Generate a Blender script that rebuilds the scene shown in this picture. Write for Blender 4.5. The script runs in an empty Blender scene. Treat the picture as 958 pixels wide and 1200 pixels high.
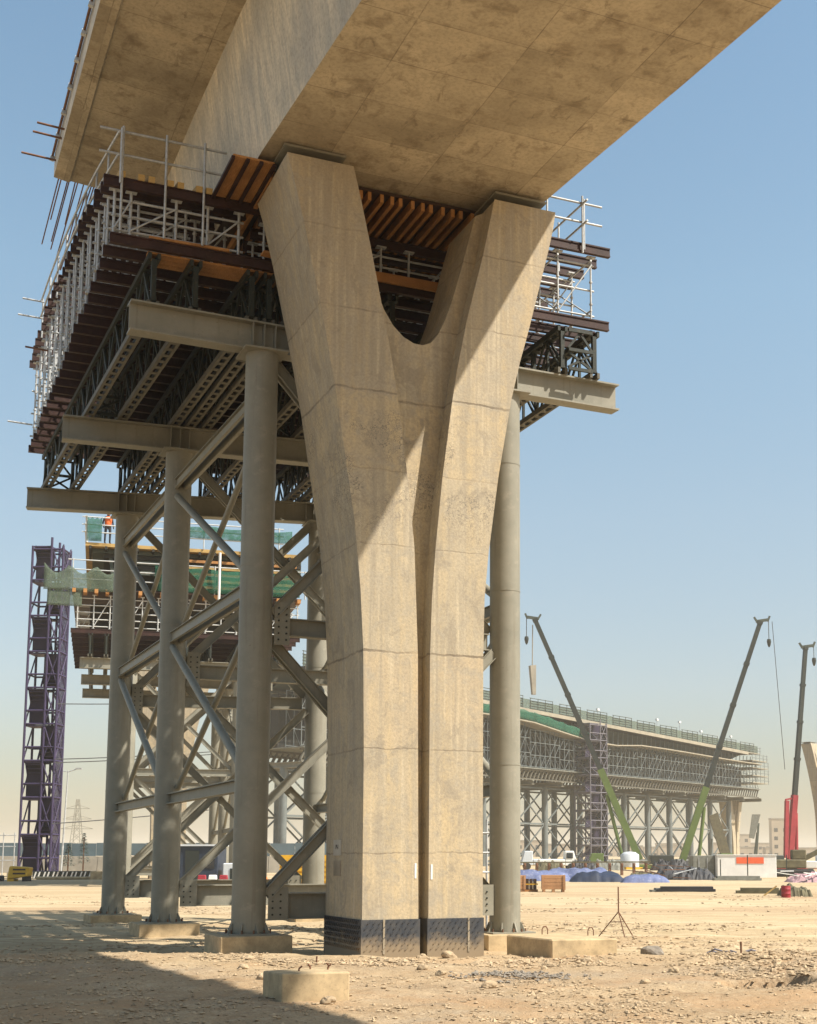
import bpy, bmesh, math, random
from math import radians, sin, cos, pi, atan2, hypot, tan
from mathutils import Vector, Matrix, Quaternion, noise
random.seed(11)
SC = bpy.context.scene
COL = SC.collection

# ------------------------------------------------------------------ camera
cam_d = bpy.data.cameras.new('camera'); cam = bpy.data.objects.new('camera', cam_d); COL.objects.link(cam)
SC.camera = cam
F_PX, CX, CY, W, H = 1600.0, 592.0, 787.0, 958.0, 1200.0
cam_d.sensor_fit = 'VERTICAL'; cam_d.sensor_height = 24.0; cam_d.lens = 24.0 * F_PX / H
cam_d.shift_x = (W / 2 - CX) / H; cam_d.shift_y = (CY - H / 2) / H
cam_d.clip_start = 0.1; cam_d.clip_end = 9000
PITCH = math.atan(213.0 / F_PX)
cam.location = (0, 0, 1.7)
cam.rotation_euler = (pi / 2 + PITCH, 0, -radians(24.5))
SC.render.resolution_x = 817; SC.render.resolution_y = 1024

# ------------------------------------------------------------------ light
SUN_AZ = Vector((0.72, -0.69)).normalized(); SUN_EL = radians(50)
world = bpy.data.worlds.new('World'); SC.world = world; world.use_nodes = True
wn = world.node_tree; bg = wn.nodes['Background']
sky = wn.nodes.new('ShaderNodeTexSky'); sky.sky_type = 'NISHITA'; sky.sun_disc = False
sky.sun_elevation = SUN_EL; sky.sun_rotation = atan2(SUN_AZ.x, SUN_AZ.y)
sky.air_density = 1.0; sky.dust_density = 1.6; sky.ozone_density = 0.7; sky.altitude = 600
# dust dims and yellows the lowest sky: tint by elevation
tc = wn.nodes.new('ShaderNodeTexCoord'); sx = wn.nodes.new('ShaderNodeSeparateXYZ'); rp = wn.nodes.new('ShaderNodeValToRGB')
tint = wn.nodes.new('ShaderNodeMix'); tint.data_type = 'RGBA'; tint.blend_type = 'MULTIPLY'; tint.inputs[0].default_value = 1.0
wn.links.new(tc.outputs['Generated'], sx.inputs[0]); wn.links.new(sx.outputs[2], rp.inputs[0])
for k, (p, c) in enumerate(((0.0, (.60, .525, .46)), (.063, (.68, .605, .52)), (.12, (.86, .76, .655)), (.24, (1.06, .975, .81)), (.39, (1.17, 1.18, .98)), (.55, (1.12, 1.20, 1.04)))):
    e = rp.color_ramp.elements[k] if k < 2 else rp.color_ramp.elements.new(p)
    e.position = p; e.color = (*[v / 1.25 for v in c], 1)
wn.links.new(rp.outputs[0], tint.inputs[7])
wn.links.new(sky.outputs[0], tint.inputs[6]); wn.links.new(tint.outputs[2], bg.inputs[0]); bg.inputs[1].default_value = 0.15
sd = bpy.data.lights.new('sun', 'SUN'); sun = bpy.data.objects.new('sun', sd); COL.objects.link(sun)
sd.energy = 5.0; sd.angle = radians(0.53); sd.color = (1.0, 0.93, 0.82)
sun.rotation_euler = Vector((-SUN_AZ.x * cos(SUN_EL), -SUN_AZ.y * cos(SUN_EL), -sin(SUN_EL))).to_track_quat('-Z', 'Y').to_euler()
sun.location = (40, -20, 60)
SC.view_settings.view_transform = 'Standard'; SC.view_settings.look = 'None'
SC.view_settings.exposure = 0.74; SC.view_settings.gamma = 1.0
SC.cycles.max_bounces = 7; SC.cycles.diffuse_bounces = 5; SC.cycles.glossy_bounces = 2
SC.cycles.transmission_bounces = 4; SC.cycles.volume_bounces = 1; SC.cycles.transparent_max_bounces = 12
SC.cycles.use_denoising = True
SC.cycles.sample_clamp_indirect = 6.0

# ------------------------------------------------------------------ materials
def nt(name):
    m = bpy.data.materials.new(name); m.use_nodes = True
    t = m.node_tree; b = t.nodes['Principled BSDF']
    b.inputs['Specular IOR Level'].default_value = 0.3
    return m, t, b
def N(t, typ, **kw):
    n = t.nodes.new(typ)
    for k, v in kw.items():
        if k in n.inputs: n.inputs[k].default_value = v
        else: setattr(n, k, v)
    return n
def L(t, a, b): t.links.new(a, b)
def coords(t, scale=(1, 1, 1), world_pos=False, loc=(0, 0, 0)):
    if world_pos: o = N(t, 'ShaderNodeNewGeometry').outputs['Position']
    else: o = N(t, 'ShaderNodeTexCoord').outputs['Object']
    mp = N(t, 'ShaderNodeMapping'); mp.inputs['Scale'].default_value = scale; mp.inputs['Location'].default_value = loc
    L(t, o, mp.inputs[0]); return mp.outputs[0]
def noise_n(t, vec, scale, detail=5, rough=0.6, dist=0.0):
    n = N(t, 'ShaderNodeTexNoise', Scale=scale, Detail=detail, Roughness=rough, Distortion=dist); L(t, vec, n.inputs['Vector']); return n.outputs[0]
def ramp(t, fac, stops, interp='LINEAR'):
    r = N(t, 'ShaderNodeValToRGB'); cr = r.color_ramp; cr.interpolation = interp
    while len(cr.elements) > 1: cr.elements.remove(cr.elements[-1])
    cr.elements[0].position = stops[0][0]; c = stops[0][1]; cr.elements[0].color = (c if hasattr(c, '__len__') else (c, c, c)) + (1,) if hasattr(c, '__len__') else (c, c, c, 1)
    for p, c in stops[1:]:
        e = cr.elements.new(p); e.color = (tuple(c) + (1,)) if hasattr(c, '__len__') else (c, c, c, 1)
    L(t, fac, r.inputs[0]); return r.outputs[0]
def mix(t, fac, a, b, mode='MIX'):
    m = N(t, 'ShaderNodeMix', data_type='RGBA', blend_type=mode)
    if hasattr(fac, 'links'): L(t, fac, m.inputs[0])
    else: m.inputs[0].default_value = fac
    for s, v in ((m.inputs[6], a), (m.inputs[7], b)):
        if hasattr(v, 'links'): L(t, v, s)
        else: s.default_value = tuple(v) + (1,)
    return m.outputs[2]
def math_n(t, op, a, b=None):
    m = N(t, 'ShaderNodeMath', operation=op)
    for i, v in enumerate((a, b)):
        if v is None: continue
        if hasattr(v, 'links'): L(t, v, m.inputs[i])
        else: m.inputs[i].default_value = v
    return m.outputs[0]
def bump(t, b, h, strength=0.3, dist=0.02):
    n = N(t, 'ShaderNodeBump', Strength=strength, Distance=dist); L(t, h, n.inputs['Height']); L(t, n.outputs[0], b.inputs['Normal'])

def simple(name, col, rough=0.6, metal=0.0, var=0.25, scale=3.0, dirt=None, spec=0.3, worldp=False):
    """painted or plain surface: base colour broken up by grime and scuffs"""
    m, t, b = nt(name)
    v = coords(t, world_pos=worldp)
    n1 = noise_n(t, v, scale, 6, 0.65); n2 = noise_n(t, v, scale * 7, 4, 0.6)
    dark = tuple(c * (1 - var) for c in col); light = tuple(min(1, c * (1 + var * 0.7)) for c in col)
    c1 = mix(t, ramp(t, n1, [(0.3, 0.0), (0.7, 1.0)]), dark, light)
    if dirt: c1 = mix(t, ramp(t, n2, [(0.55, 0.0), (0.75, 0.7)]), c1, dirt)
    L(t, c1, b.inputs['Base Color']); b.inputs['Roughness'].default_value = rough; b.inputs['Metallic'].default_value = metal
    b.inputs['Specular IOR Level'].default_value = spec
    return m

def concrete_pier(name):
    m, t, b = nt(name)
    v = coords(t); vs = coords(t, (1, 1, 0.05)); sep = N(t, 'ShaderNodeSeparateXYZ'); L(t, v, sep.inputs[0]); z = sep.outputs[2]
    zn = math_n(t, 'DIVIDE', z, 15.0)
    pours = ramp(t, zn, [(0.0, (0.52, 0.415, 0.265)), (0.113, (0.505, 0.41, 0.27)), (0.233, (0.51, 0.405, 0.265)), (0.347, (0.475, 0.40, 0.28)), (0.473, (0.47, 0.395, 0.275)),
                         (0.56, (0.50, 0.40, 0.255)), (0.655, (0.43, 0.365, 0.265)), (0.755, (0.41, 0.345, 0.25)), (0.855, (0.40, 0.335, 0.24))], 'CONSTANT')
    big = noise_n(t, v, 0.9, 6, 0.62); streak = noise_n(t, vs, 5.0, 5, 0.6); fine = noise_n(t, v, 22, 5, 0.65)
    c = mix(t, ramp(t, big, [(0.38, 0.0), (0.64, 0.85)]), pours, (0.37, 0.315, 0.23))
    c = mix(t, ramp(t, noise_n(t, coords(t, (1.4, 1, 0.5), loc=(9, 3, 1)), 1.3, 6, 0.65, 0.6), [(0.54, 0.0), (0.70, 0.7)]), c, (0.52, 0.42, 0.27))
    c = mix(t, ramp(t, streak, [(0.47, 0.0), (0.65, 0.5)]), c, (0.53, 0.405, 0.225))
    c = mix(t, ramp(t, noise_n(t, coords(t, (1, 1, 0.04), loc=(4, 1, 0)), 7.0, 3, 0.55), [(0.50, 0.0), (0.66, 0.62)]), c, (0.32, 0.275, 0.205))
    c = mix(t, ramp(t, noise_n(t, coords(t, (1, 1, 0.035), loc=(6, 2, 9)), 13.0, 3, 0.5), [(0.56, 0.0), (0.70, 0.55)]), c, (0.58, 0.49, 0.34))
    c = mix(t, ramp(t, noise_n(t, v, 3.4, 7, 0.72, 0.5), [(0.49, 0.0), (0.64, 0.75)]), c, (0.37, 0.325, 0.25))
    c = mix(t, ramp(t, noise_n(t, coords(t, (1, 1, 0.8), loc=(1, 8, 3)), 1.8, 8, 0.75, 1.0), [(0.55, 0.0), (0.61, 0.62)]), c, (0.30, 0.255, 0.19))
    c = mix(t, ramp(t, fine, [(0.35, 0.35), (0.6, 0.0)]), c, (0.20, 0.17, 0.13))
    # leached, crazed patch where a pour bled
    craze = N(t, 'ShaderNodeTexVoronoi', feature='DISTANCE_TO_EDGE', Scale=7.0)
    wob = N(t, 'ShaderNodeVectorMath', operation='ADD'); L(t, v, wob.inputs[0])
    nz = N(t, 'ShaderNodeTexNoise', Scale=4.0, Detail=3.0); L(t, v, nz.inputs['Vector']); L(t, nz.outputs['Color'], wob.inputs[1]); L(t, wob.outputs[0], craze.inputs['Vector'])
    patch = math_n(t, 'MULTIPLY', ramp(t, craze.outputs['Distance'], [(0.015, 1.0), (0.06, 0.0)]), ramp(t, noise_n(t, v, 0.75, 4, 0.6), [(0.50, 0.0), (0.56, 1.0)]))
    band = ramp(t, zn, [(0.46, 0.0), (0.53, 1.0), (0.62, 1.0), (0.66, 0.0)])
    c = mix(t, math_n(t, 'MULTIPLY', patch, band), c, (0.19, 0.165, 0.13))
    # pour joints
    zw = math_n(t, 'ADD', z, math_n(t, 'MULTIPLY', math_n(t, 'SUBTRACT', noise_n(t, v, 2.0, 5, 0.75), 0.5), 0.13))
    js = None
    for zi, wd, st in ((1.70, 0.008, 0.55), (3.50, 0.008, 0.55), (5.20, 0.012, 0.8), (7.10, 0.008, 0.45), (8.46, 0.007, 0.35), (9.90, 0.012, 0.75), (11.36, 0.009, 0.6), (12.82, 0.009, 0.5)):
        d = math_n(t, 'ABSOLUTE', math_n(t, 'SUBTRACT', zw, zi))
        k = N(t, 'ShaderNodeMapRange'); k.inputs[1].default_value = wd; k.inputs[2].default_value = wd * 2.2; k.inputs[3].default_value = st; k.inputs[4].default_value = 0.0
        L(t, d, k.inputs[0]); js = k.outputs[0] if js is None else math_n(t, 'MAXIMUM', js, k.outputs[0])
    js = math_n(t, 'MULTIPLY', js, ramp(t, noise_n(t, v, 1.6, 5, 0.7), [(0.36, 0.25), (0.62, 1.0)]))
    c = mix(t, js, c, (0.15, 0.12, 0.085))
    holes = N(t, 'ShaderNodeTexVoronoi', Scale=9.0); L(t, v, holes.inputs['Vector'])
    c = mix(t, ramp(t, holes.outputs['Distance'], [(0.035, 0.6), (0.06, 0.0)]), c, (0.12, 0.1, 0.08))
    L(t, c, b.inputs['Base Color']); b.inputs['Roughness'].default_value = 0.85
    hh = math_n(t, 'SUBTRACT', math_n(t, 'ADD', math_n(t, 'MULTIPLY', fine, 0.6), math_n(t, 'MULTIPLY', streak, 0.5)), math_n(t, 'MULTIPLY', js, 0.8))
    bump(t, b, hh, 0.45, 0.015)
    return m

def concrete_deck(name):
    m, t, b = nt(name)
    v = coords(t)
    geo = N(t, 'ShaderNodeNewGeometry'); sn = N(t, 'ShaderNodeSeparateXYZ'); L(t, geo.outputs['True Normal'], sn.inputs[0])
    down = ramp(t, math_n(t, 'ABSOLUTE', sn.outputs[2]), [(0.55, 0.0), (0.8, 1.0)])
    big = noise_n(t, v, 0.55, 7, 0.62, 0.4); mid = noise_n(t, v, 2.2, 6, 0.65, 0.3); fine = noise_n(t, v, 16, 5, 0.65)
    # underside: warm tan with ground bounce painted in; panel lines, pale lime blooms
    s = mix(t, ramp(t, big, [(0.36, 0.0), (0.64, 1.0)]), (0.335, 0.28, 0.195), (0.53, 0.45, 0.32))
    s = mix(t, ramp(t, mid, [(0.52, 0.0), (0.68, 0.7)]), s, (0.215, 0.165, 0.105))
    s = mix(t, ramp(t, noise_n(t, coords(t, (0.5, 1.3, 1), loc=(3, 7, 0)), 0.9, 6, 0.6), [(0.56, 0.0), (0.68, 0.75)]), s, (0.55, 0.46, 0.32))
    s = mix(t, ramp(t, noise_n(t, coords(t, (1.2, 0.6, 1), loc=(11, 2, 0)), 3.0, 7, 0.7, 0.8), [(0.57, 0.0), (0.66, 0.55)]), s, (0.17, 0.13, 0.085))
    br = N(t, 'ShaderNodeTexBrick', offset=0.0); br.inputs['Scale'].default_value = 1.0
    br.inputs['Mortar Size'].default_value = 0.011; br.inputs['Mortar Smooth'].default_value = 0.3
    br.inputs['Brick Width'].default_value = 1.86; br.inputs['Row Height'].default_value = 1.22
    wv = N(t, 'ShaderNodeVectorMath', operation='ADD'); L(t, coords(t, loc=(-0.27, 0.3, 0)), wv.inputs[0])
    wn_ = N(t, 'ShaderNodeTexNoise', Scale=1.5, Detail=4.0); L(t, v, wn_.inputs['Vector'])
    wsc = N(t, 'ShaderNodeVectorMath', operation='SCALE'); L(t, wn_.outputs['Color'], wsc.inputs[0]); wsc.inputs['Scale'].default_value = 0.03
    L(t, wsc.outputs[0], wv.inputs[1]); L(t, wv.outputs[0], br.inputs['Vector'])
    br.inputs['Color1'].default_value = (0.84, 0.83, 0.81, 1); br.inputs['Color2'].default_value = (1.16, 1.15, 1.14, 1); br.inputs['Mortar'].default_value = (1, 1, 1, 1); br.inputs['Bias'].default_value = 0.0
    s = mix(t, 0.8, s, br.outputs['Color'], 'MULTIPLY')
    seam = math_n(t, 'MULTIPLY', br.outputs['Fac'], ramp(t, noise_n(t, v, 1.1, 4, 0.7), [(0.36, 0.15), (0.6, 1.0)]))
    s = mix(t, math_n(t, 'MULTIPLY', seam, 0.65), s, (0.14, 0.105, 0.07))
    # webs: skylight painted in as a paler, greyer tone; vertical run-off streaks
    vs = coords(t, (1, 1.0, 0.10))
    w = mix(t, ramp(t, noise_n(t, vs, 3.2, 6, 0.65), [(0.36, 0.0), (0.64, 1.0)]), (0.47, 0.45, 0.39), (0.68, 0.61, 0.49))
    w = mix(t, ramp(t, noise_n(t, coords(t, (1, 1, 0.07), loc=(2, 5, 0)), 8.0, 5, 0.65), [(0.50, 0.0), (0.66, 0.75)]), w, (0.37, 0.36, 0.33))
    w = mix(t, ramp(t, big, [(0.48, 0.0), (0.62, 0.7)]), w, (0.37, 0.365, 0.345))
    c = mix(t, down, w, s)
    c = mix(t, ramp(t, fine, [(0.35, 0.3), (0.55, 0.0)]), c, (0.16, 0.13, 0.10))
    L(t, c, b.inputs['Base Color']); b.inputs['Roughness'].default_value = 0.85
    bump(t, b, math_n(t, 'SUBTRACT', math_n(t, 'ADD', math_n(t, 'MULTIPLY', fine, 0.5), mid), seam), 0.35, 0.015)
    return m

def sand_mat(name):
    m, t, b = nt(name)
    v = coords(t, world_pos=True); va = coords(t, (0.16, 1.0, 1), world_pos=True)
    mpr = N(t, 'ShaderNodeMapping'); mpr.inputs['Rotation'].default_value = (0, 0, radians(24.5)); L(t, v, mpr.inputs[0])
    mps = N(t, 'ShaderNodeMapping'); mps.inputs['Scale'].default_value = (0.10, 1.0, 1); L(t, mpr.outputs[0], mps.inputs[0])
    sp = N(t, 'ShaderNodeSeparateXYZ'); L(t, mpr.outputs[0], sp.inputs[0]); depth = sp.outputs[1]
    far = N(t, 'ShaderNodeMapRange'); far.inputs[1].default_value = 24.0; far.inputs[2].default_value = 33.0; L(t, math_n(t, 'ADD', depth, math_n(t, 'MULTIPLY', noise_n(t, v, 0.4, 4, 0.6), 8.0)), far.inputs[0])
    near = mix(t, ramp(t, noise_n(t, v, 0.8, 7, 0.65), [(0.33, 0.0), (0.66, 1.0)]), (0.31, 0.215, 0.125), (0.46, 0.345, 0.215))
    near = mix(t, ramp(t, noise_n(t, v, 0.27, 4, 0.6), [(0.5, 0.0), (0.68, 0.7)]), near, (0.33, 0.27, 0.20))
    near = mix(t, ramp(t, noise_n(t, v, 9, 6, 0.7), [(0.5, 0.0), (0.72, 0.7)]), near, (0.52, 0.42, 0.29))
    near = mix(t, ramp(t, noise_n(t, v, 26, 4, 0.7), [(0.34, 0.7), (0.5, 0.0)]), near, (0.19, 0.125, 0.075))
    farc = mix(t, ramp(t, noise_n(t, mps.outputs[0], 0.9, 7, 0.65), [(0.35, 0.0), (0.65, 1.0)]), (0.42, 0.32, 0.19), (0.54, 0.435, 0.28))
    farc = mix(t, ramp(t, noise_n(t, v, 0.12, 5, 0.6), [(0.50, 0.0), (0.66, 0.7)]), farc, (0.37, 0.245, 0.145))
    farc = mix(t, ramp(t, noise_n(t, mps.outputs[0], 3.0, 6, 0.7), [(0.48, 0.0), (0.66, 0.6)]), farc, (0.34, 0.235, 0.135))
    near = mix(t, ramp(t, noise_n(t, coords(t, (1, 1, 1), world_pos=True, loc=(7, 2, 0)), 0.42, 6, 0.7, 0.5), [(0.50, 0.0), (0.62, 0.65)]), near, (0.40, 0.255, 0.14))
    c = mix(t, far.outputs[0], near, farc)
    # vehicle tracks: pairs of pale and dark streaks running across the site
    wv = N(t, 'ShaderNodeTexWave', wave_type='BANDS', bands_direction='Y', Scale=0.55, Distortion=2.2, Detail=3.0); wv.inputs['Detail Scale'].default_value = 0.6
    mpt = N(t, 'ShaderNodeMapping'); mpt.inputs['Scale'].default_value = (0.12, 1.0, 1); mpt.inputs['Rotation'].default_value = (0, 0, radians(4)); L(t, mpr.outputs[0], mpt.inputs[0]); L(t, mpt.outputs[0], wv.inputs['Vector'])
    trk = math_n(t, 'MULTIPLY', ramp(t, wv.outputs[1], [(0.55, 0.0), (0.8, 0.75)]), ramp(t, noise_n(t, v, 0.09, 4, 0.6), [(0.48, 0.0), (0.6, 1.0)]))
    c = mix(t, trk, c, (0.36, 0.245, 0.14))
    L(t, c, b.inputs['Base Color']); b.inputs['Roughness'].default_value = 0.95; b.inputs['Specular IOR Level'].default_value = 0.1
    h = math_n(t, 'ADD', noise_n(t, v, 5, 8, 0.72), math_n(t, 'MULTIPLY', noise_n(t, v, 30, 4, 0.7), 0.35))
    bump(t, b, h, 0.9, 0.05)
    return m

def timber(name, a, bcol, scale=(1, 1, 1)):
    m, t, b = nt(name)
    g = noise_n(t, coords(t, scale), 14, 5, 0.6); n = noise_n(t, coords(t), 1.7, 4, 0.6)
    c = mix(t, ramp(t, g, [(0.35, 0.0), (0.65, 1.0)]), a, bcol)
    c = mix(t, ramp(t, n, [(0.45, 0.0), (0.7, 0.6)]), c, tuple(x * 0.55 for x in a))
    L(t, c, b.inputs['Base Color']); b.inputs['Roughness'].default_value = 0.75
    return m

def net_mat(name, col, cover=0.62):
    m, t, b = nt(name)
    v = coords(t); n = noise_n(t, v, 0.8, 5, 0.7)
    L(t, mix(t, n, tuple(c * 0.6 for c in col), col), b.inputs['Base Color']); b.inputs['Roughness'].default_value = 0.8
    L(t, ramp(t, noise_n(t, v, 3.5, 5, 0.75), [(0.30, cover * 0.55), (0.65, min(1, cover * 1.35))]), b.inputs['Alpha'])
    return m

def rubber_mat(name):
    m, t, b = nt(name); v = coords(t)
    c = mix(t, ramp(t, noise_n(t, v, 2.0, 5, 0.7), [(0.35, 0.0), (0.75, 0.8)]), (0.030, 0.037, 0.050), (0.115, 0.105, 0.09))
    sep = N(t, 'ShaderNodeSeparateXYZ'); L(t, v, sep.inputs[0])
    splash = ramp(t, math_n(t, 'SUBTRACT', math_n(t, 'ADD', sep.outputs[2], 0.18), math_n(t, 'MULTIPLY', noise_n(t, v, 5, 5, 0.7), 0.55)), [(0.0, 0.8), (0.22, 0.0)])
    c = mix(t, splash, c, (0.30, 0.225, 0.14))
    L(t, c, b.inputs['Base Color']); b.inputs['Roughness'].default_value = 0.55
    return m
def steel_mat(name):
    m, t, b = nt(name)
    v = coords(t); n1 = noise_n(t, v, 1.1, 6, 0.65); st = noise_n(t, coords(t, (1, 1, 0.05)), 11, 4, 0.6); sp = noise_n(t, v, 16, 5, 0.7)
    c = mix(t, ramp(t, n1, [(0.35, 0.0), (0.68, 1.0)]), (0.20, 0.19, 0.15), (0.265, 0.25, 0.20))
    c = mix(t, ramp(t, st, [(0.56, 0.0), (0.72, 0.45)]), c, (0.155, 0.13, 0.09))
    c = mix(t, ramp(t, noise_n(t, v, 4.0, 6, 0.7), [(0.57, 0.0), (0.68, 0.5)]), c, (0.32, 0.29, 0.23))
    c = mix(t, math_n(t, 'MULTIPLY', ramp(t, sp, [(0.62, 0.0), (0.68, 1.0)]), ramp(t, n1, [(0.5, 0.0), (0.6, 0.7)])), c, (0.13, 0.075, 0.045))
    L(t, c, b.inputs['Base Color']); L(t, ramp(t, n1, [(0.3, 0.42), (0.7, 0.62)]), b.inputs['Roughness'])
    return m
M = dict(
    pier=concrete_pier('cast concrete'), deck=concrete_deck('deck concrete'), sand=sand_mat('sand'),
    foot=simple('footing concrete', (0.45, 0.34, 0.20), 0.9, var=0.34, scale=3.5, dirt=(0.25, 0.185, 0.115)),
    bearing=simple('pale grout', (0.40, 0.36, 0.29), 0.9, var=0.35, scale=4),
    steel=steel_mat('grey steel paint'),
    truss=simple('dark truss paint', (0.024, 0.029, 0.023), 0.6, var=0.3, scale=2.0, dirt=(0.075, 0.06, 0.04)),
    chord=simple('dusty truss paint', (0.115, 0.106, 0.082), 0.65, var=0.3, scale=2.0, dirt=(0.10, 0.085, 0.06)),
    brown=simple('brown beam paint', (0.036, 0.0135, 0.010), 0.6, var=0.5, scale=2.5, dirt=(0.058, 0.034, 0.023)),
    galv=simple('galvanised tube', (0.46, 0.47, 0.47), 0.5, metal=0.2, var=0.3, scale=4, dirt=(0.22, 0.19, 0.15)),
    wood=timber('formwork timber', (0.33, 0.145, 0.045), (0.50, 0.25, 0.085), (6, 0.4, 6)),
    woody=timber('yellow timber', (0.36, 0.22, 0.07), (0.52, 0.35, 0.13), (6, 0.4, 6)),
    crate=timber('crate timber', (0.36, 0.18, 0.085), (0.50, 0.28, 0.14), (1, 1, 8)),
    ply=simple('film faced ply', (0.055, 0.03, 0.02), 0.5, var=0.4, scale=1.0),
    rubber=rubber_mat('black rubber'), strip=simple('bare strip', (0.30, 0.25, 0.18), 0.8),
    plaque=simple('plate', (0.44, 0.40, 0.33), 0.7, var=0.12, scale=5), white=simple('white paint', (0.72, 0.71, 0.67), 0.6, var=0.12, scale=1.2),
    ink=simple('ink', (0.05, 0.05, 0.045), 0.7), rust=simple('rusty steel', (0.17, 0.085, 0.05), 0.85, var=0.4, scale=8),
    stone=simple('stone', (0.40, 0.30, 0.19), 0.95, var=0.42, scale=1.6, worldp=True), rock=simple('grey rock', (0.22, 0.19, 0.155), 0.95, var=0.35, scale=6),
    purple=simple('purple scaffold paint', (0.046, 0.034, 0.080), 0.6, var=0.3, scale=1.0), purplesheet=simple('purple mesh sheet', (0.026, 0.019, 0.042), 0.8, var=0.3, scale=0.8),
    lilac=simple('faded purple paint', (0.15, 0.14, 0.16), 0.6, var=0.25, scale=1.0),
    net=net_mat('green net', (0.027, 0.145, 0.085), 0.55), purplenet=net_mat('purple mesh', (0.032, 0.024, 0.055), 0.72), netgrey=net_mat('grey green net', (0.13, 0.17, 0.12), 0.6),
    wsteel=simple('pale scaffold tube', (0.52, 0.52, 0.50), 0.5, metal=0.2, var=0.2, scale=2),
    dark=simple('dark board and shade backing', (0.032, 0.030, 0.025), 0.8, var=0.3), fdeck=simple('pale deck edge', (0.30, 0.265, 0.20), 0.85, var=0.2, scale=0.5),  # dark: boards, also the shade backings inside the scaffold layers
    vgrey=simple('dull scaffold tube', (0.135, 0.150, 0.145), 0.6, var=0.3, scale=0.5),
    fgreen=simple('grey green formwork', (0.075, 0.088, 0.070), 0.7, var=0.3, scale=0.6),
    boom=simple('crane boom dark paint', (0.030, 0.036, 0.032), 0.45, var=0.25, scale=0.5), lime=simple('crane lime paint', (0.105, 0.15, 0.042), 0.45, var=0.2, scale=0.6),
    red=simple('red paint', (0.30, 0.03, 0.04), 0.5, var=0.25, scale=1.0), orange=simple('orange red banner', (0.75, 0.13, 0.05), 0.7, var=0.15),
    glass=simple('dark glass', (0.02, 0.025, 0.03), 0.1, spec=0.6), tyre=simple('tyre', (0.03, 0.03, 0.03), 0.9),
    yellow=simple('machine yellow', (0.62, 0.36, 0.03), 0.5, var=0.2, scale=1.5, dirt=(0.35, 0.22, 0.06)),
    blue=simple('blue tarpaulin', (0.12, 0.145, 0.26), 0.6, var=0.4, scale=0.9, dirt=(0.36, 0.36, 0.42)), navy=simple('dark blue tarpaulin', (0.018, 0.028, 0.055), 0.6, var=0.4, scale=1.0),
    cabin=simple('dark blue cladding', (0.030, 0.042, 0.065), 0.5, var=0.25), hoard=simple('blue grey sheeting', (0.10, 0.14, 0.16), 0.6, var=0.25, scale=0.4),
    conc2=simple('grey barrier concrete', (0.28, 0.25, 0.20), 0.9, var=0.25, scale=0.6), pile=simple('black sheeting', (0.03, 0.03, 0.034), 0.6, var=0.4, scale=1.5),
    pink=simple('faded debris', (0.40, 0.25, 0.26), 0.9, var=0.5, scale=3), olive=simple('olive junk', (0.12, 0.105, 0.06), 0.8, var=0.4, scale=2),
    grey=simple('grey plank', (0.20, 0.20, 0.17), 0.8, var=0.3), skin=simple('skin', (0.35, 0.2, 0.13), 0.6), vest=simple('orange vest', (0.75, 0.16, 0.04), 0.7),
    cloth=simple('dark trousers', (0.03, 0.035, 0.05), 0.9), build=simple('far building', (0.42, 0.34, 0.25), 0.9, var=0.2, scale=0.1), leaf=simple('dusty conifer', (0.06, 0.09, 0.075), 0.9, var=0.4, scale=3),
    tank=simple('white tank', (0.55, 0.58, 0.60), 0.5, var=0.12, scale=0.8), cable=simple('cable', (0.06, 0.06, 0.06), 0.7), mesh=simple('orange mesh', (0.70, 0.22, 0.06), 0.8),
)

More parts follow.
